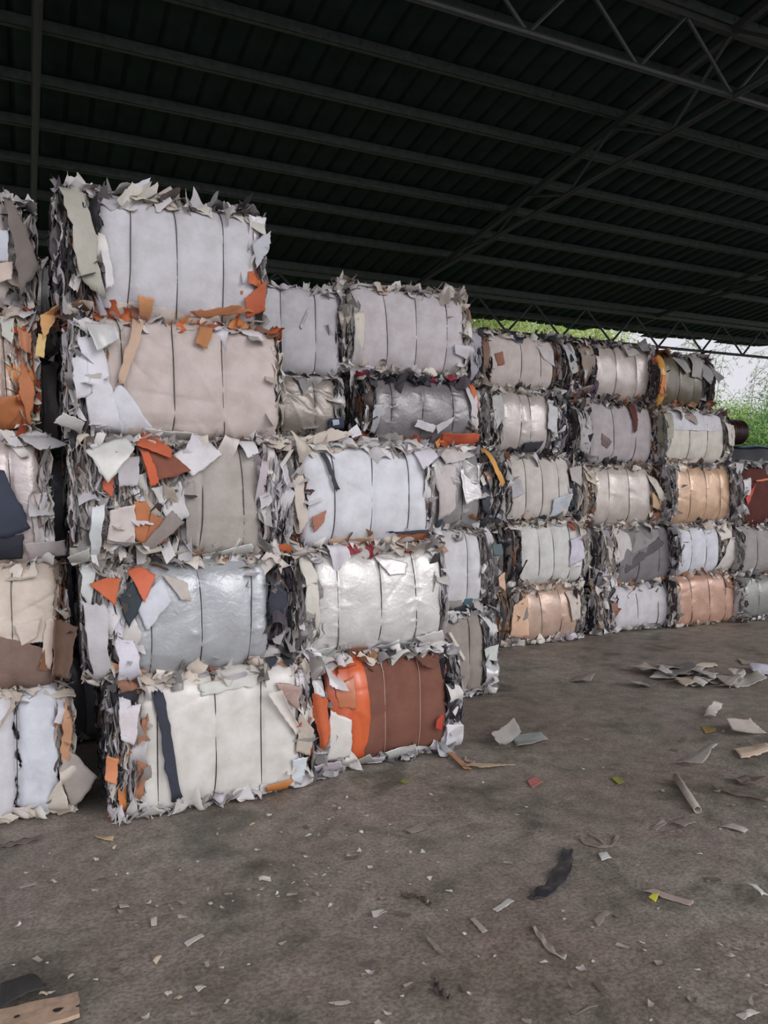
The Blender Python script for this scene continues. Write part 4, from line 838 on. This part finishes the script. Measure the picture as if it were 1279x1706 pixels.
GY = [(.42, .55, .16), (.52, .62, .22), (.30, .45, .10), (.60, .66, .32)]
GD = [(.06, .16, .05), (.10, .24, .08), (.16, .32, .10), (.05, .14, .07)]
def tree(u, v, h, r, label, cols, n, size, kind='tree', seed=0, flat=.8, clusters=26):
    rng = np.random.default_rng(900 + seed)
    root = empty('tree', (u, v, 0), label, 'tree', 'trees beyond the shed')
    b = MB(); t = np.linspace(0, 1, 10); b.tube(np.stack([.15 * np.sin(t * 3), .1 * np.sin(t * 4), t * h * .8], 1), .13 * (1.15 - t * .8), 8)
    cs = rng.normal(0, 1, (clusters, 3)); cs /= np.linalg.norm(cs, axis=1)[:, None]; cs *= rng.uniform(.35, 1, (clusters, 1)) * np.array([r, r, r * flat]); cs[:, 2] += h - r * flat * .9
    for c in cs[::2]: s0 = np.array([0, 0, max(.5, c[2] - r * .7)]); b.tube([s0, (s0 + c) / 2 + [0, 0, .1], c], [.05, .035, .012], 5)
    b.out('trunk', M_BARK, root, smooth=True)
    pts = cs[rng.integers(clusters, size=n)] + rng.normal(0, .30 * r * .62, (n, 3)); pts[:, 2] = np.maximum(pts[:, 2], .2)
    P, F, c = leaves(rng, pts, size, cols)
    mk('foliage', P, F, LM, root, col=c)
def bamboo(u, v, h, lean, label, seed, n=22, cols=GR):
    rng = np.random.default_rng(1500 + seed); root = empty('bamboo', (u, v, 0), label, 'bamboo', 'bamboo behind the shed')
    b = MB(); t = np.linspace(0, 1, 26); stem = np.stack([lean[0] * t ** 2.4, lean[1] * t ** 2.4, h * (t - .22 * t ** 3)], 1)
    b.tube(stem, .03 * (1.1 - t), 6); pts = []
    for k in range(n * 3):
        i = rng.integers(9, 26); p0 = stem[i]; d = rng.normal(0, 1, 3); d[2] = rng.uniform(-.3, .3); d /= np.linalg.norm(d); L = rng.uniform(.35, 1.0)
        q = np.linspace(0, 1, 7)[:, None]; br = p0 + d * q * L + np.array([0, 0, -.5]) * q ** 2 * L
        b.tube(br, .006, 4); 
        for w in range(5): pts.append(br[rng.integers(2, 7)] + rng.normal(0, .05, 3))
    b.out('culm', simple('bamboo_culm', (.2, .24, .08), .5), root)
    P, F, c = leaves(rng, np.array(pts), .17, cols, 1.0, .16); mk('foliage', P, F, LM, root, col=c)
def at_v(px, py, v): return on_v(px, py, v)
tl = ['bright yellow-green tree seen just under the eaves left of the far stacks', 'light green tree beyond the eaves above the nearest far stack', 'pale green tree beyond the eaves above the second far stack',
      'leafy light green bush right of the far stacks', 'dense mid-green bush behind the ridged pipe', 'dark green bush low at the right picture edge', 'tall dark leafy tree at the right picture edge', 'yellow-green tree behind the middle stacks']
specs = [(800, 430, 25, 3.0, GY, 9000, .26), (900, 470, 31, 3.2, GY, 8000, .26), (990, 505, 38, 2.8, GY, 4500, .26), (1205, 668, 24, 1.9, GY + GR, 7000, .17), (1245, 650, 27, 2.4, GR, 9000, .17), (1285, 660, 22, 1.8, GD + GR, 9000, .15), (1330, 600, 25, 2.6, GD, 8000, .17), (700, 430, 36, 4, GY, 6000, .26)]
for k, (px, py, vv, rr, cols, n, sz) in enumerate(specs):
    u, zt = at_v(px, py, vv); tree(u, vv, zt, rr, tl[k], cols, n, sz, seed=k, flat=1.0 if k > 2 else .8)
for k, (px, vv, top, ln) in enumerate([(1180, 20, 520, (1.0, -.3)), (1300, 19, 500, (-1.6, -.4)), (1130, 22, 540, (.6, 0)), (1240, 23, 560, (1.2, 0)), (1060, 21, 520, (-.9, 0))]):
    u, zt = at_v(px, top, vv)
    bamboo(u, vv, zt * 1.2, ln, ['bamboo with thin drooping sprays right of the topmost olive-brown bale', 'bamboo arching in from the right picture edge against the pale sky', 'thin bamboo behind the third far stack', 'bamboo against the pale sky at the right', 'bamboo showing under the eaves by the pillar'][k], k, cols=GD * 2 + GR[:1] if k != 4 else GY)

# ------------------------------------------------------------------ litter on the floor
def ground_sheet(quad, c, kind, label, name='paper_scrap', cat='scrap', h=.02, g=15, seed=0, group=None, z=.004, crumple=.5):
    rng = np.random.default_rng(3000 + seed)
    q = np.array([on_floor(*p) for p in quad]); cen = q.mean(0); q = q - cen
    ss, tt = np.meshgrid(np.linspace(0, 1, g), np.linspace(0, 1, g), indexing='ij'); ss = ss.ravel()[:, None]; tt = tt.ravel()[:, None]
    P2 = q[0] * (1 - ss) * (1 - tt) + q[1] * ss * (1 - tt) + q[2] * ss * tt + q[3] * (1 - ss) * tt
    e = ((ss < .01) | (ss > .99) | (tt < .01) | (tt > .99)).ravel(); sz = max(np.ptp(P2[:, 0]), np.ptp(P2[:, 1]))
    P2 = P2 + e[:, None] * rng.uniform(-.02, .02, P2.shape) * sz
    zz = np.zeros(len(P2))
    for _ in range(9 if h > .02 else 4):
        t = rng.uniform(0, math.pi); o = P2[rng.integers(len(P2))]; zz += rng.uniform(-1, 1) * np.abs((P2[:, 0] - o[0]) * math.cos(t) + (P2[:, 1] - o[1]) * math.sin(t)) * crumple
    zz -= zz.min(); zz = zz / max(zz.max(), 1e-6) * h
    o = mk(name, np.stack([P2[:, 0], P2[:, 1], zz], 1), grid_faces(g, g), SM[kind], None, col=np.tile(np.array(alb(c), np.float32), (len(P2), 1)), loc=(cen[0], cen[1], z))
    s = o.modifiers.new('thick', 'SOLIDIFY'); s.thickness = .002; s.offset = 1
    tag(o, label, cat, group); return o
LIT = [
 ([(818, 1240), (856, 1214), (868, 1226), (836, 1246)], (150, 146, 140), 'paper', 'curled grey sheet scrap on the floor beside the reddish brown bale', .05),
 ([(852, 1228), (900, 1226), (912, 1236), (862, 1248)], (142, 148, 144), 'paper', 'flat grey-green sheet scrap lying next to a curled one in the middle of the floor', .025),
 ([(950, 1136), (968, 1126), (992, 1130), (984, 1140)], (150, 138, 130), 'paper', 'small dull brown scrap in front of the second far stack', .03),
 ([(1058, 1118), (1100, 1112), (1120, 1130), (1072, 1128)], (178, 168, 158), 'paper', 'leftmost crumpled sheet of the litter heap at right', .05),
 ([(1100, 1118), (1150, 1110), (1162, 1126), (1120, 1134)], (150, 146, 142), 'paper', 'grey crumpled sheet in the middle of the litter heap at right', .06),
 ([(1120, 1140), (1170, 1128), (1190, 1138), (1140, 1150)], (186, 172, 150), 'paper', 'beige curled strip in front of the litter heap at right', .04),
 ([(1150, 1116), (1196, 1130), (1190, 1144), (1160, 1134)], (176, 170, 164), 'paper', 'pale strip at the right end of the litter heap', .05),
 ([(1150, 1114), (1190, 1106), (1196, 1110), (1156, 1118)], (196, 186, 168), 'paper', 'thin cream strip curving behind the litter heap', .03),
 ([(1206, 1136), (1262, 1128), (1279, 1140), (1226, 1146)], (186, 180, 168), 'paper', 'pale crumpled strip between the litter heap and the right edge', .04),
 ([(1246, 1116), (1290, 1114), (1292, 1126), (1256, 1124)], (196, 198, 214), 'paper', 'white-violet scrap at the right edge of the floor', .04),
 ([(1228, 1098), (1252, 1104), (1262, 1108), (1236, 1108)], (150, 148, 120), 'paper', 'greenish strip behind the litter at the right', .02),
 ([(1170, 1196), (1190, 1182), (1206, 1182), (1190, 1200)], (206, 200, 192), 'paper', 'small crumpled white scrap right of the floor centre', .04),
 ([(1210, 1216), (1250, 1210), (1278, 1222), (1226, 1232)], (176, 166, 156), 'paper', 'crumpled beige sheet near the right edge with frayed corners', .05),
 ([(1168, 1212), (1190, 1214), (1192, 1220), (1174, 1222)], (150, 120, 60), 'paper', 'small ochre scrap near the right edge', .01),
 ([(1222, 1252), (1270, 1246), (1285, 1258), (1234, 1264)], (196, 172, 148), 'paper', 'tan flat strip at the right edge of the floor', .03),
 ([(1120, 1272), (1150, 1264), (1196, 1260), (1170, 1280)], (156, 150, 142), 'paper', 'crumpled grey sheet just behind the cardboard tube', .05),
 ([(1214, 1298), (1250, 1296), (1279, 1308), (1240, 1310)], (110, 96, 88), 'paper', 'dull brown strip at the right edge beyond the cardboard tube', .03),
 ([(740, 1254), (752, 1256), (786, 1282), (774, 1284)], (172, 118, 84), 'paper', 'orange-brown strip trailing from the reddish brown bale', .02),
 ([(774, 1280), (786, 1276), (860, 1274), (800, 1284)], (186, 160, 128), 'paper', 'tan pointed strip end on the floor', .02),
 ([(878, 1303), (892, 1298), (904, 1306), (886, 1314)], (170, 96, 88), 'paper', 'small red-pink scrap in the middle of the floor', .015),
 ([(996, 1424), (1010, 1422), (1018, 1432), (1002, 1435)], (206, 208, 200), 'paper', 'small white square scrap right of the dark sheet', .008),
 ([(820, 1516), (846, 1500), (856, 1504), (828, 1521)], (196, 198, 188), 'paper', 'short white strip on the near floor', .006),
 ([(782, 1534), (790, 1532), (812, 1552), (804, 1556)], (150, 142, 134), 'paper', 'short dull grey strip on the near floor', .008),
 ([(1070, 1490), (1086, 1486), (1156, 1502), (1150, 1510)], (156, 136, 126), 'paper', 'pinkish brown strip with a yellow leaf on it', .015),
 ([(1228, 1474), (1246, 1476), (1280, 1504), (1270, 1510)], (206, 204, 198), 'paper', 'white curled strip at the right edge of the near floor', .03),
 ([(306, 1572), (336, 1558), (341, 1562), (312, 1578)], (190, 186, 180), 'paper', 'straight pale strip on the near left floor', .005),
 ([(1224, 1692), (1250, 1688), (1266, 1692), (1238, 1702)], (190, 184, 176), 'paper', 'pale scrap at the bottom right corner', .012),
 ([(950, 1688), (980, 1678), (996, 1680), (960, 1694)], (120, 116, 108), 'paper', 'dull grey strip at the bottom edge', .01),
 ([(430, 1466), (450, 1464), (452, 1470), (432, 1470)], (198, 192, 184), 'paper', 'small curved pale scrap left of the floor centre', .015),
 ([(158, 1394), (190, 1396), (188, 1402), (162, 1400)], (196, 168, 124), 'paper', 'tan curved scrap below the second stack', .012),
 ([(198, 1510), (212, 1508), (216, 1514), (200, 1518)], (176, 172, 168), 'paper', 'small grey scrap on the left floor', .012),
 ([(250, 1532), (260, 1530), (262, 1544), (252, 1544)], (176, 160, 152), 'paper', 'small upright pinkish scrap on the left floor', .02),
 ([(618, 1524), (642, 1520), (644, 1526), (622, 1530)], (176, 170, 164), 'paper', 'small pale strip at the middle of the near floor', .015),
 ([(324, 1648), (342, 1644), (344, 1650), (330, 1654)], (186, 178, 170), 'paper', 'small curved scrap at the bottom left', .012),
 ([(546, 1676), (580, 1668), (584, 1672), (560, 1678)], (160, 154, 148), 'paper', 'small dull strip at the bottom centre', .01),
 ([(1120, 1376), (1140, 1362), (1158, 1372), (1140, 1384)], (130, 120, 110), 'paper', 'dull crumpled scrap below the cardboard tube', .02),
 ([(1085, 1380), (1105, 1372), (1110, 1378), (1092, 1386)], (150, 142, 132), 'paper', 'dull pale scrap between tube and bark curl', .02),
 ([(1196, 1378), (1212, 1374), (1246, 1384), (1240, 1390)], (172, 164, 154), 'paper', 'pale strip right of the cardboard tube', .012),
 ([(670, 1386), (700, 1376), (706, 1384), (684, 1390)], (124, 112, 102), 'paper', 'dull brown scrap below the third stack', .015),
 ([(988, 1536), (1010, 1524), (1016, 1530), (996, 1546)], (136, 122, 112), 'paper', 'brown scrap above the bottom right corner', .02),
 ([(710, 1566), (716, 1566), (740, 1590), (732, 1592)], (130, 122, 114), 'paper', 'thin grey strip at the near centre of the floor', .012),
 ([(30, 1478), (62, 1472), (60, 1476), (34, 1482)], (150, 146, 140), 'paper', 'thin pale sliver at the left edge of the floor', .006),
]
for k, (q, c, kd, lb, h) in enumerate(LIT): ground_sheet(q, c, kd, lb, h=h * (1.7 if h >= .03 else 1), seed=k)
ground_sheet([(665, 1303), (672, 1300), (682, 1304), (674, 1308)], (120, 140, 50), 'paper', 'small green leaf on the floor below the reddish brown bale', 'leaf', 'leaf', .008, seed=91)
ground_sheet([(1018, 1298), (1026, 1296), (1040, 1304), (1030, 1308)], (120, 130, 40), 'paper', 'olive leaf on the floor left of the cardboard tube', 'leaf', 'leaf', .008, seed=92)
ground_sheet([(1080, 1504), (1088, 1498), (1098, 1497), (1092, 1511)], (206, 204, 60), 'gloss', 'bright yellow leaf on the pinkish brown strip', 'leaf', 'leaf', .006, seed=93, z=.022)
# the litter heap's loose pieces
rh = np.random.default_rng(66)
for k in range(16):
    px, py = rh.uniform(1066, 1240), rh.uniform(1112, 1146); w_, h_ = rh.uniform(12, 30), rh.uniform(4, 9)
    ground_sheet([(px - w_, py + rh.uniform(-3, 3)), (px - w_ * .2, py - h_), (px + w_, py + rh.uniform(-4, 4)), (px + w_ * .1, py + h_)], [(176, 168, 160), (150, 140, 132), (190, 176, 158), (130, 124, 118), (196, 192, 188)][k % 5], 'paper',
                 'small crumpled grey-beige piece in the litter heap at right', h=rh.uniform(.03, .08), seed=200 + k, group='crumpled pieces of the litter heap')
# dark sheet
ground_sheet([(0, 1640), (55, 1632), (78, 1655), (0, 1684)], (44, 42, 42), 'woven', 'dark grey frayed rag at the bottom left corner', 'rag', 'rag', .03, seed=96)
# cardboard tube
a0 = np.array([*on_floor(1126, 1300), .022]); a1 = np.array([*on_floor(1162, 1356), .022])
b = MB(); R = .021; k = 18
ax = (a1 - a0); Lx = np.linalg.norm(ax); ax /= Lx; sd = np.array([-ax[1], ax[0], 0]); P = []
for t, rr in ((0, R * .78), (0, R), (Lx, R), (Lx, R * .78), (0, R * .78)):
    for j in range(k): an = 2 * math.pi * j / k; P.append(ax * t + sd * rr * math.cos(an) + np.array([0, 0, rr * math.sin(an)]))
F = [(i * k + j, i * k + (j + 1) % k, (i + 1) * k + (j + 1) % k, (i + 1) * k + j) for i in range(4) for j in range(k)]
o = mk('cardboard_tube', P, F, simple('grey_cardboard', alb((170, 158, 145)), .8, bump=.3, scale=30, var=.4), smooth=True, loc=tuple(a0)); tag(o, 'grey cardboard tube lying on the floor at right', 'tube')
# curled bark strip ring and curved strip
def strip(pxs, w, c, label, seed, lift=.012, kind='paper', name='torn_strip'):
    rng = np.random.default_rng(seed); P = np.array([on_floor(*p) for p in pxs]); cen = P.mean(0); P = P - cen
    t = np.linspace(0, 1, len(P)); tt = np.linspace(0, 1, 26); Q = np.stack([np.interp(tt, t, P[:, 0]), np.interp(tt, t, P[:, 1])], 1)
    T = np.gradient(Q, axis=0); T /= np.linalg.norm(T, axis=1)[:, None]; Nn = np.stack([-T[:, 1], T[:, 0]], 1); V = []
    for i in range(26):
        ww = w * (.6 + .4 * math.sin(math.pi * tt[i])) * rng.uniform(.93, 1.07)
        for j, s in enumerate((-1, -.3, .4, 1)): V.append((*(Q[i] + Nn[i] * ww * s * .5), .003 + lift * (.5 + .5 * math.sin(i * .7 + j)) * abs(s)))
    o = mk(name, V, grid_faces(26, 4), SM[kind], col=np.tile(np.array(alb(c), np.float32), (len(V), 1)), smooth=True, loc=(cen[0], cen[1], 0))
    m_ = o.modifiers.new('thick', 'SOLIDIFY'); m_.thickness = .003; tag(o, label, 'scrap')
strip([(888, 1544), (898, 1560), (908, 1574), (922, 1590), (942, 1598)], .022, (156, 146, 138), 'wavy pale torn strip on the near floor below the dark sheet', 1)
strip([(964, 1394), (975, 1406), (995, 1412), (1018, 1410), (1030, 1392)], .02, (128, 114, 104), 'brown bark-like strip curled in a half ring on the floor', 2, .006)
strip([(980, 1390), (995, 1396), (1006, 1406)], .016, (136, 122, 110), 'short brown strip inside the curled half ring', 3, .004)
strip([(1186, 1312), (1215, 1322), (1279, 1334)], .03, (104, 90, 82), 'long dull brown strip running out at the right edge', 4)
strip([(668, 1494), (700, 1496), (718, 1510)], .02, (70, 60, 54), 'dark twig-like strip on the near floor', 5)
strip([(722, 1634), (730, 1655), (748, 1668)], .02, (58, 52, 48), 'dark twisted strip near the bottom edge', 6, .02)
strip([(0, 1412), (30, 1406), (70, 1396)], .05, (96, 84, 78), 'brown flattened strip on the floor by the left edge', 7)
strip([(776, 1262), (775, 1268), (790, 1272)], .01, (176, 150, 130), 'thin string end beside the reddish brown bale', 8)
strip([(345, 1345), (352, 1340), (372, 1330)], .012, (196, 200, 196), 'thin white strip below the cream bale', 9)
strip([(946, 1418), (944, 1436), (936, 1456), (924, 1476), (906, 1490), (884, 1500)], .075, (46, 44, 48), 'long twisted dark purple-black sheet lying on the near floor', 21, .02, 'satin', 'plastic_sheet')
# chipboard piece in the corner
q = [on_floor(*p) for p in ((-60, 1700), (128, 1660), (136, 1694), (-40, 1745))]
cen = np.mean(q, axis=0); n = 16; V = []; F = []
rng = np.random.default_rng(77); out = []
for i in range(4):
    A, B = np.array(q[i]) - cen, np.array(q[(i + 1) % 4]) - cen
    for j in range(7): out.append(A + (B - A) * j / 7 + rng.uniform(-.006, .006, 2))
m_ = len(out); V = [(p[0], p[1], 0) for p in out] + [(p[0], p[1], .014) for p in out]
F = [tuple(range(m_))[::-1], tuple(range(m_, 2 * m_))] + [(i, (i + 1) % m_, m_ + (i + 1) % m_, m_ + i) for i in range(m_)]
o = mk('board_piece', V, F, simple('worn_tan_board', alb((176, 144, 118)), .8, bump=.6, scale=25, var=.5), loc=(cen[0], cen[1], 0)); tag(o, 'torn tan board piece at the bottom left corner', 'board')
b = MB()
for px, py, r_ in ((28, 1693, .012), (96, 1682, .016), (130, 1676, .009)):
    u, w = on_floor(px, py, .015); b.add([(u - cen[0] + r_ * rng.uniform(.6, 1.3) * math.cos(t), w - cen[1] + r_ * rng.uniform(.4, .9) * math.sin(t), .0155) for t in np.linspace(0, 5.6, 9)], [tuple(range(9))])
b.out('hole', simple('hole_dark', (.02, .016, .014), .9), o)
# chips: a dozen shapes copied over the floor
CH = []
chc = [(206, 202, 198), (190, 184, 178), (170, 160, 150), (212, 210, 208), (150, 136, 124), (120, 108, 98), (196, 176, 150), (90, 80, 74)]
for k in range(16):
    rng = np.random.default_rng(400 + k); sa = rng.uniform(.008, .022); V, F = scrap(rng, sa, sa * rng.uniform(.5, 2.6), 4, 4, 3, .5, .6); V[:, 2] -= V[:, 2].min()
    me = mk('paper_chip', V, F, SM['paper'], col=np.tile(np.array(alb(chc[k % 8]), np.float32), (len(V), 1))); CH.append(me)
used = 0; rng = np.random.default_rng(12)
while used < 290:
    px, py = rng.uniform(-20, 1300), 1010 + 720 * rng.uniform(0, 1) ** .8
    if used % 3 == 0: px, py = rng.uniform(120, 760), rng.uniform(1345, 1520)
    u, w = on_floor(px, py)
    if w > 7.05 or w < .9: continue
    if u < 3.0 and w > 4.15: continue
    if u < 4.0 and w > 5.5: continue
    src = CH[used % 16]; o = src if used < 16 else src.copy()
    if used >= 16: COL.objects.link(o)
    o.location = (u, w, .003); s = rng.uniform(.6, 1.5); o.scale = (s, s, s); o.rotation_euler = (0, 0, rng.uniform(0, 6.28))
    tag(o, 'tiny paper chip scattered on the dirty floor', 'scrap', 'paper chips scattered on the floor'); used += 1
